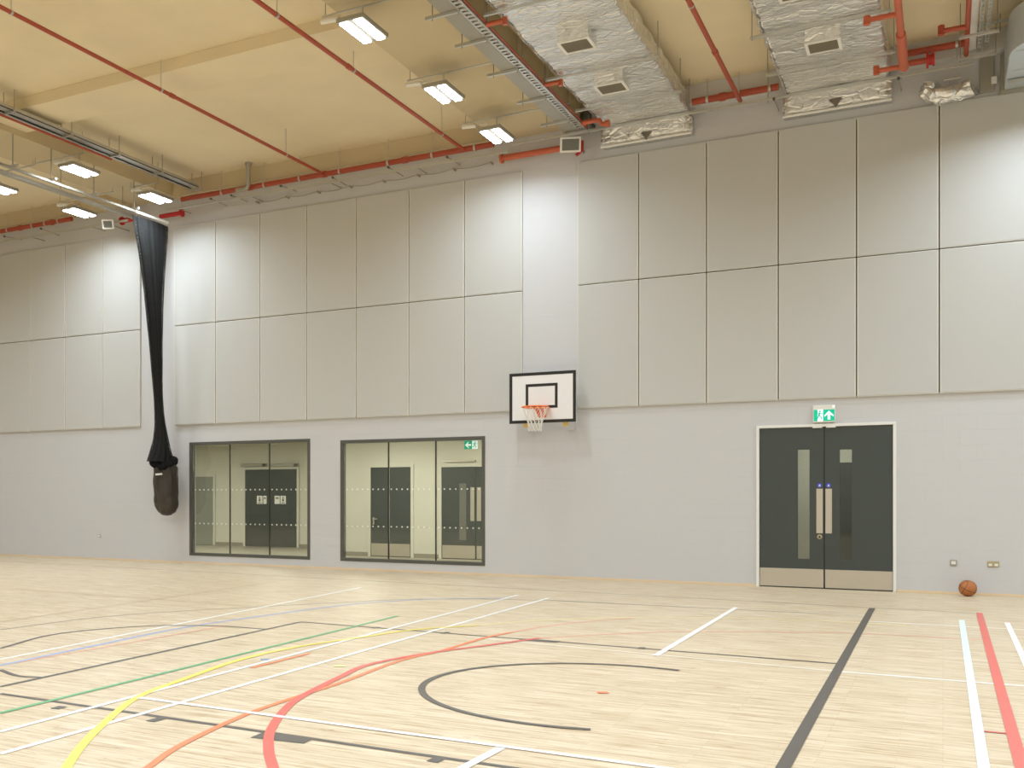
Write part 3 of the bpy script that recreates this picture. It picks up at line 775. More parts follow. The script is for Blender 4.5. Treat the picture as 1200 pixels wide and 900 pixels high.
lights = [((425,37), 'bright twin strip high bay light nearest the camera, top centre'),
          ((520,111), 'bright twin strip high bay light, middle one of the centre row'),
          ((582,160), 'bright twin strip high bay light of the centre row closest to the wall'),
          ((182,233), 'lit high bay light right above the folded black net near the wall'),
          ((93,201), 'lit high bay light beneath the dark beam, upper left'),
          ((93,250), 'lit high bay light left of the small white floodlight near the wall'),
          ((-2,222), 'lit high bay light cut by the left edge of the picture')]
ref = None; LPOS = []
for (uv, lab) in lights:
    p = P(*uv, z=ZL); LPOS.append((p.x, p.y))
    if ref is None:
        ref = make_light((p.x, p.y), True); o = ref; rp = p
    else:
        o = dup(ref, None, (p.x, p.y, ZL))
    tag(o, lab, 'ceiling light', 'high bay lights')
    # conduit each light hangs from
    zc_ = ZL+.33
    cd = thing('steel_conduit', (p.x, p.y, zc_), 'thin steel conduit above the '+{425:'centre light nearest the camera',520:'middle light of the centre row',582:'centre light closest to the wall',182:'light over the net top',93:'light under the left concrete beam' if uv[1]<220 else 'light left of the small floodlight',-2:'light cut by the left picture edge'}[uv[0]], 'conduit', 'light conduits')
    left = -.62; right = 1.3 if p.x > -10 else (.5 if p.x > -15 else 1.0)
    if uv == (182,233): left, right = -.7, .12
    if uv == (93,201): left, right = -1.2, .12
    MB().tube([(p.x+left, p.y, zc_), (p.x+right, p.y, zc_)], .013, 8).build('tube', M['galv'], cd)
    for s in (left+.05, right-.05):
        MB().tube([(p.x+s, p.y, zc_), (p.x+s, p.y, BEAM if (bx2[0] < p.x+s < bx2[1] or bx1[0]-.15 < p.x+s < bx1[1]+.1) else (SLAB-.19 if (yA < p.y < yB_ and p.x+s < bx2[0]) else SLAB))], .005, 6).build('hanger_rod', M['galvdull'], cd)

# light sources: under each visible fitting, the hall's unseen further rows, and extras added to balance brightness
def area(x, y, z, e, sx=.36, sy=.66, col=(.80,.91,1), spread=None):
    l = bpy.data.lights.new('fitting_and_fill_light', 'AREA'); l.shape = 'RECTANGLE'; l.size = sx; l.size_y = sy; l.energy = e; l.color = col
    if spread: l.spread = math.radians(spread)
    o = bpy.data.objects.new('fitting_and_fill_light', l); COL.objects.link(o); o.location = (x, y, z); return o
EL = 66
for x, y in LPOS: area(x, y, ZL-.03, EL*.74, spread=158)
for x in (-23.0, -16.3, -14.15, -6.65, -2.9, 1.35, 6.0):
    for y in (16.85, 14.7, 12.1, 9.4, 6.4, 3.4, .4, -2.6, -5.6):
        if any(abs(x-a) < .5 and abs(y-b) < .8 for a, b in LPOS): continue
        if x in (-6.65, -2.9) and y > 9.5: continue
        if x in (-16.3, -14.15) and y > 11: continue
        if x == -23.0 and y > 16: continue
        area(x, y, (7.2 if x == 1.35 and y > 16 else ZL-.03), EL*(.82 if y > 9 else .78), spread=158)
for x in (-20.5, -17.5, -14.5, -11.2, -8.2, -5.8): area(x, 20.6 if x > xj else 22.0, CH-.03, 66, .6, .6, (1,.98,.90))  # unseen area lights added to brighten the corridor behind the windows
area((lx0+lx1)/2, D+T+1.3, CH-.03, 26, .5, .5, (1,.98,.92))  # unseen area light added so the door's vision panels look lighter

# ------------------------------------------------------------------ pipes
def clip(mb, x, y, z, r, axis):
    if axis == 'x': mb.tube([(x-.018, y, z), (x+.018, y, z)], r*1.18, 14)
    else: mb.tube([(x, y-.018, z), (x, y+.018, z)], r*1.18, 14)
def pipe_run(name, label, pts, r, m, clips=(), axis='y', top=None, group=None, couplings=()):
    t = thing(name, pts[0], label, 'pipe', group)
    MB().tube(pts, r, 14).build('pipe_run', m, t)
    a, b = Vector(pts[0]), Vector(pts[-1])
    for f in clips:
        p = a.lerp(b, f) if len(pts) == 2 else Vector(pts[0]).lerp(Vector(pts[1]), f)
        q = MB(); clip(q, p.x, p.y, p.z, r, axis); q.tube([(p.x, p.y, p.z+r), (p.x, p.y, top(p) if callable(top) else top)], .006, 6)
        q.build('hanger_clip', M['galv'], t)
    for f in couplings:
        p = a.lerp(b, f); q = MB()
        if axis == 'x': q.tube([(p.x-.05, p.y, p.z), (p.x+.05, p.y, p.z)], r*1.25, 14)
        else: q.tube([(p.x, p.y-.05, p.z), (p.x, p.y+.05, p.z)], r*1.25, 14)
        q.build('coupling', m, t)
    return t
def soff(p):
    if bx2[0] < p.x < bx2[1] or bx1[0]-.15 < p.x < bx1[1]+.1 or p.y > D-.22: return BEAM-.001
    if yA < p.y < yB_ and p.x < bx2[0]: return SLAB-.19
    return SLAB
ZH = 7.88; YH = D-.35; HP = .052
zp = 7.86; G3 = 'red sprinkler pipes'
xp1 = P(298,162,z=zp).x; xp2 = P(420,86.5,z=zp).x; xp3 = P(836,57,z=zp).x
pipe_run('sprinkler_pipe', 'thin red pipe crossing the ceiling from the top left corner to the wall', [(xp1, 4, zp), (xp1, YH-HP, zp)], .030, M['redpipe'], (.36,.42,.64,.9), top=soff, group=G3, couplings=(.37,.66,))
pipe_run('sprinkler_pipe', 'thin red pipe passing left of the lit centre lights to the wall', [(xp2, 4, zp), (xp2, YH-HP, zp)], .032, M['redpipe'], (.55,.7,.93), top=soff, group=G3, couplings=(.69,))
pipe_run('sprinkler_pipe', 'thin red pipe between the two foil wrapped ducts', [(xp3, 6, zp), (xp3, YH-HP, zp)], .034, M['redpipe'], (.3,.68), top=soff, group=G3, couplings=(.82,))
pipe_run('sprinkler_header_pipe', 'long thick red pipe along the wall top above the middle bay', [(P(213,235,y=YH).x, YH, ZH), (P(578,176,y=YH).x, YH, ZH)], HP, M['redpipe'], (.15,.3,.42,.55,.7,.83,.95), 'x', soff, G3, (.25,.5,.75))
pipe_run('sprinkler_header_pipe', 'thick red pipe along the wall top at the far left', [(P(-60,280,y=YH).x, YH, ZH), (P(84,254,y=YH).x, YH, ZH)], HP, M['redpipe'], (.5,.7,.8,.9), 'x', soff, G3, (.6,.85))
pipe_run('sprinkler_header_pipe', 'thick red pipe between the ends of the two foil ducts', [(-3.6, YH, z_px(860,111,YH)), (-2.27, YH, z_px(860,111,YH))], HP*1.05, M['redpipe'], (.18,.55,.9), 'x', soff, G3, (.36,))
def stub(label, pxs, y, r, m, flange=None):
    pts = [P(u, v, y=y) for u, v in pxs]
    zm = sum(p.z for p in pts)/len(pts)
    t = thing('red_pipe_stub', pts[0], label, 'pipe')
    MB().tube([(p.x, p.y, zm) for p in pts], r, 14).build('pipe_run', m, t)
    if flange is not None:
        p = pts[flange]; q = MB(); q.tube([(p.x-.02, p.y, zm), (p.x+.02, p.y, zm)], r*1.7, 16); q.build('flange', m, t)
    q = pts[len(pts)//2]; MB().tube([(q.x, q.y, zm+r), (q.x, q.y, BEAM-.021)], .007, 6).build('hanger_rod', M['galv'], t)
    return t
stub('short red pipe end left of the net top', ((143,258),(160,257)), D-.3, .055, M['redpaint'], 0)
stub('short red pipe with square flange right of the net top', ((188,254),(213,249.5)), D-.3, .05, M['redpaint'], 1)
stub('red pipe stub hugging the wall behind the white floodlight', ((588,185.5),(660,173.5)), D-.16, .055, M['orangepipe'], 0)
# pipe under the left tray
ztr = 8.0
xr = P(54, 156, z=ztr-.1).x
pipe_run('sprinkler_pipe', 'thin red pipe just beneath the left cable tray', [(xr, 6, ztr-.1), (xr, 15.2, ztr-.1)], .022, M['redpipe'], (), group=G3)

# right hand riser pipes
xq = P(1054.5, 27, z=7.7).x
rp_ = thing('orange_red_pipe', (xq, 17.4, 7.7), 'thick orange red pipe with side branches right of the second foil duct', 'pipe')
MB().tube([(xq, 6, 7.7), (xq, 16.6, 7.7)], .045, 16).build('pipe_run', M['orangepipe'], rp_)
ye = P(1059, 80, z=7.7).y
MB().tube([(xq, 16.0, 7.7), (xq, ye+.0, 7.7)], .062, 16).build('thick_section', M['orangepipe'], rp_)
ya = P(1052, 16.5, z=7.7).y
pA = P(1016, 22, y=ya)
MB().tube([(xq, ya, 7.7), (pA.x, ya, 7.7), (pA.x-.02, ya, 7.66)], .035, 12).build('branch', M['orangepipe'], rp_)
MB().tube([(pA.x, ya, 7.64), (pA.x, ya, 7.75)], .042, 12).build('sprinkler_head', M['orangepipe'], rp_)
pB = P(1027, 85, y=ye-.08)
MB().tube([(xq, ye-.08, 7.7), (pB.x, ye-.08, 7.7)], .036, 12).build('branch', M['orangepipe'], rp_)
MB().tube([(pB.x, ye-.08, 7.65), (pB.x, ye-.08, 7.77)], .042, 12).build('sprinkler_head', M['orangepipe'], rp_)
MB().tube([(xq, ye-.03, 7.7), (xq, ye+.01, 7.7)], .07, 16).build('clamp', M['galv'], rp_)
MB().tube([(xq, 14.6, 7.7), (xq, 14.64, 7.7)], .052, 16).build('clamp', M['galv'], rp_)
for y in (14.62, ye-.01): MB().tube([(xq, y, 7.75), (xq, y, SLAB)], .007, 6).build('hanger_rod', M['galv'], rp_)
pa, pb2 = P(1066, 62, y=YH), P(1134, 50, y=YH)
pipe_run('sprinkler_header_pipe', 'red pipe along the wall top right of the thick orange pipe', [(pa.x-.1, YH, (pa.z+pb2.z)/2), (pb2.x+.1, YH, (pa.z+pb2.z)/2)], .05, M['redpipe'], (.75,), 'x', SLAB-.4, G3)
YV = YH-.16
pa, pb2 = P(1064, 73.5, y=YV), P(1090, 71, y=YV)
vz = (pa.z+pb2.z)/2
vt = thing('red_valve', (pb2.x, YH, vz), 'red flanged valve on a short pipe right of the thick orange pipe', 'valve')
MB().tube([(pa.x, YV, vz), (pb2.x, YV, vz)], .045, 14).build('pipe_run', M['redpipe'], vt)
q = MB(); q.tube([(pb2.x-.05, YV, vz), (pb2.x-.02, YV, vz)], .12, 18); q.tube([(pb2.x+.03, YV, vz), (pb2.x+.06, YV, vz)], .1, 18); q.build('flange', M['redpaint'], vt)
MB().tube([(pb2.x-.02, YV, vz), (pb2.x+.03, YV, vz)], .075, 16).build('valve_body', M['redpaint'], vt)
xq2 = P(1134.5, 20, z=7.95).x
pr5 = thing('sprinkler_pipe', (xq2, 17.9, 7.95), 'thin red pipe beside the upright steel channel, top right', 'pipe', G3)
MB().tube([(xq2, 6, 7.95), (xq2, YH-.05, 7.95)], .032, 12).build('pipe_run', M['redpipe'], pr5)
ya = P(1134, 31, z=7.95).y; pA = P(1103, 36, y=ya)
MB().tube([(xq2, ya, 7.95), (pA.x, ya, 7.95)], .036, 12).build('branch', M['redpipe'], pr5)
MB().tube([(pA.x, ya, 7.9), (pA.x, ya, 8.03)], .042, 12).build('sprinkler_head', M['redpipe'], pr5)

# ------------------------------------------------------------------ foil wrapped ducts
ZD, ZDT = 7.87, 8.2
def foil_duct(x0, x1, y0, y1, label, collar_px, grills, tris, seed):
    t = thing('foil_wrapped_duct', ((x0+x1)/2, y1, ZD), label, 'air duct', 'foil wrapped ducts')
    per = []
    r = .05
    def cor(cx, cz, a0): 
        for k in range(5): a = a0+PI/2*k/4; per.append((cx+r*math.cos(a), cz+r*math.sin(a), math.cos(a), math.sin(a)))
    nb = 40
    for k in range(nb): per.append((x0+r+(x1-x0-2*r)*k/nb, ZD, 0, -1))
    cor(x1-r, ZD+r, -PI/2)
    for k in range(1, 9): per.append((x1, ZD+r+(ZDT-ZD-2*r)*k/9, 1, 0))
    cor(x1-r, ZDT-r, 0); cor(x0+r, ZDT-r, PI/2)
    for k in range(1, 9): per.append((x0, ZDT-r-(ZDT-ZD-2*r)*k/9, -1, 0))
    cor(x0+r, ZD+r, PI)
    n = len(per); step = .045; ny = int((y1-y0)/step); vs = []
    for j in range(ny+1):
        y = y0+(y1-y0)*j/ny
        ph = ((y1-y) % .62)/.62
        pil = (1-abs(2*ph-1)**3)*.022-.012
        for (x, z, nx, nz) in per:
            q = Vector((x*1.7+seed, y*3.2, z*2))
            d = pil + .020*noise.noise(q) + .012*abs(noise.noise(q*2.3+Vector((3,1,0))))*-1 + .007*noise.noise(q*6)
            if nz > 0.9: d = min(d, .01)
            vs.append((x+nx*d, y, z+nz*d))
    fs = [(j*n+i, j*n+(i+1)%n, (j+1)*n+(i+1)%n, (j+1)*n+i) for j in range(ny) for i in range(n)]
    fs += [tuple(range(n)), tuple(range(ny*n+n-1, ny*n-1, -1))]
    m = MB(); m.add(vs, fs, True); m.build('duct_body', M['foil'], t)
    # collar where the duct turns into the wall
    cz0, cz1 = 7.55, 7.86
    yb0, yb1 = D-.27, D-.001
    m = MB(); vs = []; nx_ = 50; sec = []
    for k in range(10): sec.append((yb0, cz1-(cz1-cz0-.08)*k/9))
    for k in range(1, 8): a = PI/2*k/7; sec.append((yb0+.08*(1-math.cos(a)), cz0+.08*(1-math.sin(a))))
    sec += [(yb1, cz0), (yb1, cz1)]
    for i in range(nx_+1):
        x = x0-.03+(x1-x0+.06)*i/nx_; edge = min(i, nx_-i)
        for (y, z) in sec:
            q = Vector((x*4+seed, y*4, z*5)); d = .028*noise.noise(q)+.014*noise.noise(q*2.7)
            if y < yb1-.01: y2 = y-d-(.0 if edge > 1 else -.03)
            else: y2 = y
            vs.append((x, min(y2, yb1), z if z > cz0+.01 or y == yb1 else z+d*.4))
    ns = len(sec)
    fs = [(i*ns+j, i*ns+(j+1)%ns, (i+1)*ns+(j+1)%ns, (i+1)*ns+j) for i in range(nx_) for j in range(ns)] + [tuple(range(ns)), tuple(range(nx_*ns+ns-1, nx_*ns-1, -1))]
    m.add(vs, fs, True); m.build('duct_collar', M['foil'], t)
    MB().tube([(x0-.03, yb0+.02, cz0-.015), (x1+.03, yb0+.02, cz0-.015)], .022, 10).build('collar_lip', M['whiteplastic'], t)
    for (u, v) in tris:
        p = P(u, v, y=yb0-.03); s = .085
        MB().prism([(p.x-s, p.z+s*.8), (p.x+s, p.z+s*.8), (p.x, p.z-s*.8)], yb0-.036, yb0-.002).build('printed_triangle', M['triangle'], t)
    zg = ZD-.17
    for (u, v, wpx) in grills:
        p = P(u, v, z=zg); hw, hd = .215, .2
        m = MB(); 
        m.box(p.x-hw, p.x+hw, p.y-hd, p.y+hd, zg+.02, ZD+.02); m.build('grille_box', M['foil'], t)
        f = MB(); a = .03
        f.box(p.x-hw-.01, p.x+hw+.01, p.y-hd-.01, p.y-hd+a, zg, zg+.0195); f.box(p.x-hw-.01, p.x+hw+.01, p.y+hd-a, p.y+hd+.01, zg, zg+.0195)
        f.box(p.x-hw-.01, p.x-hw+a, p.y-hd+a, p.y+hd-a, zg, zg+.0195); f.box(p.x+hw-a, p.x+hw+.01, p.y-hd+a, p.y+hd-a, zg, zg+.0195)
        gf = f.build('grille_frame', M['whiteplastic'], t)
        g = MB(); n_ = 11
        g.box(p.x-hw+a, p.x+hw-a, p.y-hd+a, p.y+hd-a, zg+.012, zg+.019)
        for k in range(n_):
            y = p.y-hd+a+(2*hd-2*a)*(k+.5)/n_
            g.box(p.x-hw+a, p.x+hw-a, y-.006, y+.006, zg+.003, zg+.0115)
        g.build('grille_louvres', M['grille'], gf)
    return t
def bars(t, x0, x1, pxs):
    for (u, v) in pxs:
        y = P(u, v, z=ZD-.05).y
        MB().box(x0-.12, x1+.12, y-.022, y+.022, ZD-.075, ZD-.035).build('hanger_bar', M['galv'], t, .004)
        for x in (x0-.1, x1+.1):
            MB().tube([(x, y, ZD-.09), (x, y, BEAM if bx2[0] < x < bx2[1] else SLAB)], .007, 6).build('threaded_rod', M['galvdull'], t)
sx = lambda u, v: P(u, v, z=ZD).x
dA = (sx(582,16), sx(720,0)); dB = (sx(877,5), sx(1031,0))
t = foil_duct(dA[0], dA[1], 9.0, D-.2, 'crinkled silver foil wrapped air duct, the left one', None, ((676,54,37),(717,104,33),), ((757,159),), 3.1)
bars(t, dA[0], dA[1], ((606, 8), (706, 80), (738, 118)))
t = foil_duct(dB[0], dB[1], 9.0, D-.2, 'silver foil wrapped air duct, the right one with the orange pipe beside it', None, ((965,55,37),(934,-8,40)), ((979.5,120),), 9.7)
bars(t, dB[0], dB[1], ((961, 28), (975, 74)))
p = P(952, 7, z=ZD-.04)
# ------------------------------------------------------------------ cable trays
def cable_tray(label, x0, x1, y0, y1, z, brk, perforated=True, ext=.12, m_=None):
    t = thing('cable_tray', ((x0+x1)/2, y1, z), label, 'cable tray', 'ceiling cable trays')
    m = MB(); m.box(x0, x1, y0, y1, z, z+.008); m.box(x0, x0+.006, y0, y1, z+.0085, z+.06); m.box(x1-.006, x1, y0, y1, z+.0085, z+.06)
    m.build('tray', m_ or M['galvdull'], t)
    for y in brk:
        b = MB(); b.box(x0-ext-.1, x1+.04, y-.02, y+.02, z-.045, z-.002); b.build('bracket', M['galv'], t, .003)
        for x in (x0-ext, x1+.025):
            MB().tube([(x, y, z-.07), (x, y, BEAM if bx2[0] < x < bx2[1] else (SLAB-.19 if (yA < y < yB_ and x < bx2[0]) else SLAB))], .007, 6).build('threaded_rod', M['galvdull'], t)
    return t
zt2 = 7.82
xa, xb, xc = P(552,50,z=zt2).x, P(574,50,z=zt2).x, P(588,50,z=zt2).x
brk = [P(u, v, z=zt2).y for u, v in ((537,52),(577,86),(612,118),(642,144),(500,20))]
t = cable_tray('wide grey cable tray running to the wall left of the foil ducts', xa, xb, 5, D-.4, zt2, brk)
# perforated strip beside it
m = MB(); y = 9.0
m.box(xb+.004, xb+.03, 5, D-.4, zt2, zt2+.05); m.box(xc-.03, xc, 5, D-.4, zt2, zt2+.05)
while y < D-.42:
    m.box(xb+.03, xc-.03, y, y+.06, zt2, zt2+.006); y += .11
m.build('perforated_strip', M['galv'], t)
MB().tube([(xc+.02, 5, zt2+.03), (xc+.02, D-.45, zt2+.03)], .012, 8).build('red_cable', M['redpipe'], t)
for (u, v, u2, v2) in ((561,31,592,24),(632,101,657,96)):
    zz_ = 7.80; p_, q_ = P(u, v, z=zz_), P(u2, v2, z=zz_); y = (p_.y+q_.y)/2
    r_ = thing('red_pipe_stub', (p_.x, y, zz_), 'short red sprinkler branch crossing toward the left foil duct, %s one' % ('nearer' if u < 600 else 'farther'), 'pipe')
    MB().tube([(xc+.04, y, zz_), (q_.x, y, zz_)], .032, 12).build('pipe_run', M['orangepipe'], r_)
    MB().tube([(q_.x, y, zz_-.06), (q_.x, y, zz_+.04)], .034, 12).build('sprinkler_head', M['orangepipe'], r_)
    MB().tube([(xc+.08, y, zz_+.03), (xc+.08, y, BEAM if xc+.08 < bx2[1] else SLAB)], .006, 6).build('hanger_rod', M['galvdull'], r_)
x0_, x1_ = P(125,177,z=ztr).x-.09, P(125,177,z=ztr).x+.09
brk = [P(u, v, z=ztr).y for u, v in ((8,131),(78,158),(134,181),(183,202),(229,221))]
t = cable_tray('long silver cable tray crossing the left bay', x0_, x1_, 5, D-.6, ztr, brk, ext=.05, m_=M['galv'])
m = MB()
for k, x in enumerate((x0_-.012, x0_+.19)): m.tube([(x, 5, ztr-.012), (x, D-.6, ztr-.012)], .009, 8)
m.build('cables', M['black'], t)
MB().box(x0_-.07, x0_-.03, 5, D-.6, ztr-.02, ztr+.05).build('side_rail', M['galv'], t)

# lower steel members left of the net track
zz = 7.42
xs_ = P(66, 226, z=zz).x
t = thing('steel_channel', (xs_, 15, zz), 'dull brown steel channel beside the white curtain track', 'steel channel')
MB().box(xs_-.04, xs_+.04, 6, D-.9, zz, zz+.08).build('channel', M['galvdull'], t, .01)
for y in (13, 15.2, 17): MB().tube([(xs_, y, zz+.12), (xs_, y, SLAB if xs_ < bx1[0]-.15 else BEAM)], .01, 6).build('threaded_rod', M['galvdull'], t)

# right ladder trays and channel
zl = 7.98
for k, (ua, ub, lab) in enumerate(((1146,1150.5,'narrow ladder tray, left one of two at the top right'), (1154,1158.5,'narrow ladder tray, right one of two at the top right'))):
    xa, xb = P(ua,50,z=zl).x, P(ub,50,z=zl).x
    t = thing('ladder_tray', ((xa+xb)/2, D-.3, zl), lab, 'cable tray')
    m = MB(); m.box(xa, xa+.012, 6, D-.3, zl, zl+.05); m.box(xb-.012, xb, 6, D-.3, zl, zl+.05); y = 11.0
    while y < D-.32: m.box(xa+.012, xb-.012, y, y+.07, zl, zl+.006); y += .14
    m.build('ladder', M['galv'], t)
xch = P(1140,50,z=8.1).x
t = thing('steel_channel', (xch, D-.4, 8.08), 'pale steel channel left of the ladder trays', 'steel channel')
MB().box(xch-.045, xch+.045, 6, D-.25, 8.06, 8.14).build('channel', M['white'], t, .005)
for u, v, lab in ((1147, 42, 'farther from the wall'), (1146, 68, 'closer to the wall')):
    p = P(u, v, z=7.84); 
    t = thing('support_bracket', (p.x, p.y, 7.84), 'horizontal steel bracket under the ladder trays, %s' % lab, 'bracket')
    MB().box(p.x-.24, p.x+.24, p.y-.02, p.y+.02, 7.84, 7.88).build('bar', M['galv'], t, .004)
    for s in (-.22, .22): MB().tube([(p.x+s, p.y, 7.82), (p.x+s, p.y, SLAB)], .007, 6).build('threaded_rod', M['galvdull'], t)

# rail and cable along the wall top with small projecting brackets
YR = D-.47
def wallrail(label, ua, va, ub, vb, off=0):
    a, b = P(ua, va, y=YR), P(ub, vb, y=YR); z = (a.z+b.z)/2
    t = thing('support_rail', ((a.x+b.x)/2, YR, z), label, 'steel rail')
    MB().box(a.x, b.x, YR-.02, YR+.02, z-.022, z+.022).build('rail', M['galv'], t, .004)
    x = a.x+.3
    while x < b.x:
        MB().box(x-.006, x+.006, YR+.021, D-.001, z-.008, z+.008).build('wall_bracket', M['galvdull'], t); x += 1.9
    return t, z
r1, zr = wallrail('steel rail under the red pipe in the middle bay', 195, 245.5, 596, 178.5)
wallrail('steel rail along the wall top at the far left', -40, 291, 150, 257)
# sagging cable
a, b = P(300, 227, y=D-.12), P(575, 180, y=D-.12)
m = MB(); pts = []
for k in range(65):
    f = k/64; pts.append((a.x+(b.x-a.x)*f, D-.12, 7.64-.04*abs(math.sin(f*PI*7))))
cb_ = thing('loose_cable', (a.x, D-.12, 7.62), 'thin grey cable sagging along the wall top of the middle bay', 'cable')
m.tube(pts, .008, 6).build('cable', M['galvdull'], cb_)
for k in range(8):
    f = k/7; x = a.x+(b.x-a.x)*f
    MB().box(x-.012, x+.012, D-.13, D-.001, 7.62, 7.655).build('cable_clip', M['galvdull'], cb_)
ends = [(5,277,22,280,'first from the left edge'),(48,268,66,275,'second from the left edge'),(247,233,263,240,'right of the net top'),(271,229,287,235,'just left of the drain pipe'),(329,218,345,223,'below where the first ceiling pipe meets'),(390,208,404,216,'left of the middle of the header'),(455,196,470,205,'in the middle of the bay'),(524,184,537,192,'left of the centre light'),(1053,92,1056,104,'left of the small foil pipe'),(907,116,912,128,'left of the right duct collar')]
for (u0_, v0_, u1_, v1_, w) in ends:
    p, q = P(u0_, v0_, y=D-.5), P(u1_, v1_, y=D-.1)
    t = thing('wall_tie_rod', (p.x, p.y, p.z), 'thin steel tie rod on the wall top, ' + w, 'tie rod', 'tie rods on the wall top')
    m = MB(); m.tube([p, p.lerp(q, .75), (q.x, D-.005, q.z)], .009, 6); m.build('rod', M['galvdull'], t)
    MB().tube([p+Vector((0,-.02,0)), p+Vector((0,.02,0))], .022, 8).build('nut', M['frame'], t)

# long conduit at the duct ends
YD2 = D-.5
a, b = P(600, 168, y=YD2), P(1062, 88.5, y=YD2); z_ = 7.77
t = thing('support_rail', ((a.x+b.x)/2, YD2, z_), 'long steel conduit passing under both foil ducts near the wall', 'steel rail')
MB().box(a.x, P(1141,70,y=YD2).x, YD2-.02, YD2+.02, z_-.02, z_+.022).build('rail', M['galv'], t, .004)
for u in (690, 808, 900, 1056): 
    x = P(u, 150, y=YD2).x; MB().tube([(x, YD2, z_-.05), (x, YD2, BEAM if u < 700 else (SLAB))], .008, 6).build('threaded_rod', M['galvdull'], t)

# floodlights
def flood(u, v, y, w, h, label, yaw, tilt):
    p = P(u, v, y=y)
    t = thing('floodlight', (p.x, p.y, p.z), label, 'floodlight')
    Mx = Matrix.Translation(p) @ Matrix.Rotation(yaw, 4, 'Z') @ Matrix.Rotation(tilt, 4, 'X')
    m = MB(); m.box(-w/2, w/2, -.02, .02, -h/2, h/2, Mx)
    q = [Mx @ Vector(v_) for v_ in ((-w/2,.02,-h/2),(w/2,.02,-h/2),(w/2,.02,h/2),(-w/2,.02,h/2),(-w/4,.16,-h/4),(w/4,.16,-h/4),(w/4,.16,h/4),(-w/4,.16,h/4))]
    m.add(q, [(0,1,5,4),(1,2,6,5),(2,3,7,6),(3,0,4,7),(4,5,6,7)], False)
    m.build('housing', M['whiteplastic'], t, .006)
    MB().box(-w/2+.035, w/2-.035, -.024, -.0205, -h/2+.035, h/2-.035, Mx).build('lens', M['lens'], t)
    m = MB(); m.tube([p+Vector((0,.1,0)), p+Vector((0,.2,.0)), (p.x, D-.002, p.z)], .016, 8)
    m.build('bracket', M['galvdull'], t)
flood(668.5, 169.5, D-.36, .36, .26, 'white rectangular floodlight at the wall top above the hoop', .38, .35)
flood(126.5, 262.5, D-.7, .26, .22, 'small white floodlight left of the net top', .5, .6)

# drain pipe
a = P(291, 190, y=D-.5); b = P(291, 221, y=D-.5)
t = thing('drain_pipe', (a.x, a.y, b.z), 'grey vertical drain pipe stub with elbow at the wall top', 'pipe')
MB().tube([(a.x, a.y, SLAB), (a.x, a.y, b.z+.08), (a.x-.03, a.y, b.z+.02), (a.x-.12, a.y, b.z), (a.x-.3, a.y, b.z)], .045, 14).build('pipe_run', M['galvdull'], t)
MB().tube([(a.x, a.y, SLAB-.05), (a.x, a.y, SLAB-.001)], .075, 16).build('flange', M['galvdull'], t)

# red plate, grey box and small red elbow at the tray end
pa, pb2 = P(670.5, 127, y=D-.3), P(680.5, 145, y=D-.3)
t = thing('red_junction_plate', (pa.x, D-.3, pb2.z), 'dark red steel plate at the end of the wide tray', 'plate')
MB().box(pa.x, pb2.x, D-.33, D-.3, pb2.z, pa.z).build('plate', M['redpipe'], t, .004)
MB().box((pa.x+pb2.x)/2-.02, (pa.x+pb2.x)/2+.02, D-.299, D-.221, pa.z-.1, pa.z-.04).build('fixing', M['galvdull'], t)
pa, pb2 = P(682, 131, y=D-.3), P(692, 146, y=D-.3)
t = thing('junction_box', (pa.x, D-.3, pb2.z), 'dark grey junction box between the red plate and the left foil duct', 'junction box')
MB().box(pa.x, pb2.x, D-.32, D-.001, pb2.z, pa.z).build('box_body', M['frame'], t, .008)
MB().box(pa.x+.01, pb2.x-.01, D-.33, D-.3205, pb2.z+.02, pa.z-.02).build('lid', M['lens'], t, .004)
YE = D-.85
pts = [P(683,144,y=YE), P(697,141,y=YE), P(703,141,y=YE), P(705,145.5,y=YE), P(712,144.5,y=YE)]
t = thing('red_pipe_stub', pts[0], 'bright orange elbow pipe under the left edge of the left foil duct', 'pipe')
MB().tube(pts, .04, 14).build('pipe_run', M['orangepipe'], t)
MB().tube([pts[-1]-Vector((.04,0,0)), pts[-1]+Vector((.03,0,0))], .06, 16).build('flange', M['orangepipe'], t)
MB().tube([pts[0], (pts[0].x, pts[0].y+.1, pts[0].z)], .035, 12).build('pipe_tail', M['redpipe'], t)
MB().tube([pts[1], (pts[1].x, pts[1].y, BEAM)], .006, 6).build('hanger_rod', M['galvdull'], t)
pts = [P(682,165,y=D-.12), P(682,176,y=D-.12), P(675,182,y=D-.12)]
t = thing('red_pipe_stub', pts[0], 'small dark red pipe elbow right of the white floodlight', 'pipe')
MB().tube(pts, .03, 12).build('pipe_run', M['redpaint'], t)
MB().tube([pts[1], (pts[1].x, D-.002, pts[1].z)], .02, 8).build('wall_bracket', M['galvdull'], t)

# small foil wrapped pipe at the top right
def lumpy(pts, r, seed, n=20, sub=14):
    P_ = [Vector(p) for p in pts]; out = []
    Q = [P_[0]*2-P_[1]] + P_ + [P_[-1]*2-P_[-2]]
    for i in range(1, len(Q)-2):
        for k in range(sub):
            t = k/sub; p0,p1,p2,p3 = Q[i-1:i+3]
            out.append(.5*((2*p1)+(p2-p0)*t+(2*p0-5*p1+4*p2-p3)*t*t+(3*p1-p0-3*p2+p3)*t**3))
    out.append(Q[-2])
    m = MB(); m.tube(out, r, n)
    m.v = [tuple(Vector(v)+Vector((noise.noise(Vector(v)*9+Vector((seed,0,0))), noise.noise(Vector(v)*9+Vector((0,seed,0))), noise.noise(Vector(v)*9+Vector((0,0,seed)))))*.05) for v in m.v]
    return m
y = D-.26
pts = [P(1090,98,y=y), P(1089,108,y=y), P(1096,113,y=y), P(1112,110,y=y), P(1128,106,y=y), P(1138,103,y=y)]
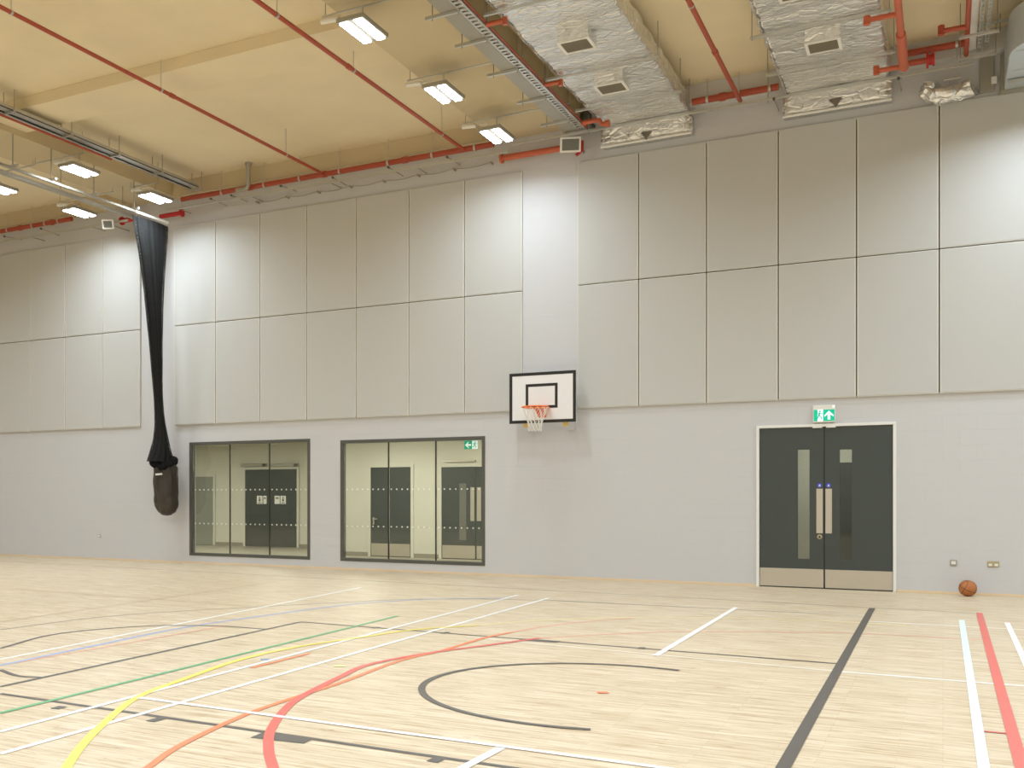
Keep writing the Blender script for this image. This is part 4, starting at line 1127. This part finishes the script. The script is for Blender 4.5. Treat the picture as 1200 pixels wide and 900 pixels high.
t = thing('foil_wrapped_pipe', pts[0], 'short lumpy foil wrapped pipe elbow above the right panels', 'pipe')
lumpy(pts, .125, 2.0).build('foil_lagging', M['foil'], t)
MB().tube([pts[-1], (pts[-1].x+.06, D-.002, pts[-1].z)], .05, 12).build('pipe_tail', M['galv'], t)
MB().tube([P(1106,94,y=y), P(1126,90.5,y=y)], .018, 8).build('support_bar', M['galv'], t)
MB().tube([P(1112,92,y=y), P(1112,104,y=y)], .008, 6).build('threaded_rod', M['galv'], t)

# steel duct at the right edge
pa, pb2 = P(1144,30,y=17.6), P(1200,17.5,y=17.6)
t = thing('support_rail', (pa.x, 17.6, pa.z), 'pale steel rail above the blue grey duct in the top right corner', 'steel rail')
MB().box(pa.x, pb2.x+1.5, 17.58, 17.62, pa.z-.02, pa.z+.02).build('rail', M['galv'], t, .004)
q = P(1172, 24, y=17.6)
for x in (q.x, q.x+1.2): MB().tube([(x, 17.6, pa.z-.16), (x, 17.6, SLAB)], .009, 6).build('threaded_rod', M['galvdull'], t)
zq = z_px(1175, 105, D-.1)
xl = .78; r = .55; y0 = 16.25; y1 = D-.03
poly = []
for k in range(13):
    a = PI+PI/2*k/12; poly.append((xl+r+r*math.cos(a), y0+r*1.2+r*1.2*math.sin(a)))
poly += [(3.0, y0), (3.0, y1), (xl, y1)]
t = thing('steel_duct', (xl+1, D, zq), 'blue grey galvanised steel duct with rounded corner at the right edge', 'air duct')
m = MB(); m.prismz(poly, zq, 8.0); m.build('duct_body', M['ductsteel'], t, .01)
for u, v in ((1178,62),(1174,85)):
    yy = P(u, v, z=zq).y
    MB().box(xl+.06, 2.98, yy-.015, yy+.015, zq-.012, zq-.0005).build('seam', M['ductsteel'], t, .002)
m = MB(); m.box(xl-.05, 3.0, D-.08, D-.029, zq-.06, zq-.001); m.box(xl-.05, xl-.001, D-.08, D-.029, zq-.001, 7.98)
m.build('wall_flange', M['galvdull'], t, .004)
m = MB(); pa = P(1180, 96, z=zq)
m.box(pa.x, 2.9, pa.y-.12, pa.y, zq-.02, zq-.0125); m.build('access_panel', M['galv'], t, .002)
for x in (1.0, 2.5): MB().tube([(x, 17, 8.0), (x, 17, SLAB)], .01, 6).build('threaded_rod', M['galvdull'], t)
pa = P(1160, 50, y=D-.06)
t = thing('steel_backing_plate', (pa.x, D-.06, 7.5), 'tall grey steel plate on the wall left of the steel duct', 'steel plate')
MB().box(P(1148,90,y=D).x, P(1165,90,y=D).x, D-.05, D-.001, 7.47, 8.0).build('plate', M['galvdull'], t, .006)
pa = P(1165, 93.5, y=D-.07)
MB().box(pa.x-.035, pa.x+.035, D-.07, D-.0505, pa.z-.05, pa.z+.05).build('white_label', M['white_label'], t)

# ------------------------------------------------------------------ camera, world, colour
cam = bpy.data.cameras.new('camera'); co = bpy.data.objects.new('camera', cam); COL.objects.link(co)
co.location = (0, 0, H); co.rotation_euler = (PI/2, 0, TH)
cam.sensor_width = 36; cam.lens = FP/1200*36
cam.shift_x = (600-U0)/1200; cam.shift_y = (VH-450)/1200
cam.clip_end = 200
S.camera = co
w = bpy.data.worlds.new('world'); S.world = w; w.use_nodes = True
w.node_tree.nodes['Background'].inputs[0].default_value = (.8,.85,.9,1); w.node_tree.nodes['Background'].inputs[1].default_value = .3
S.view_settings.view_transform = 'Standard'; S.view_settings.look = 'None'; S.view_settings.gamma = 1; S.view_settings.use_curve_mapping = False
S.view_settings.exposure = 0.26
S.cycles.use_denoising = True
S.cycles.diffuse_bounces = 6; S.cycles.max_bounces = 12; S.cycles.transparent_max_bounces = 16
S.cycles.sample_clamp_indirect = 8
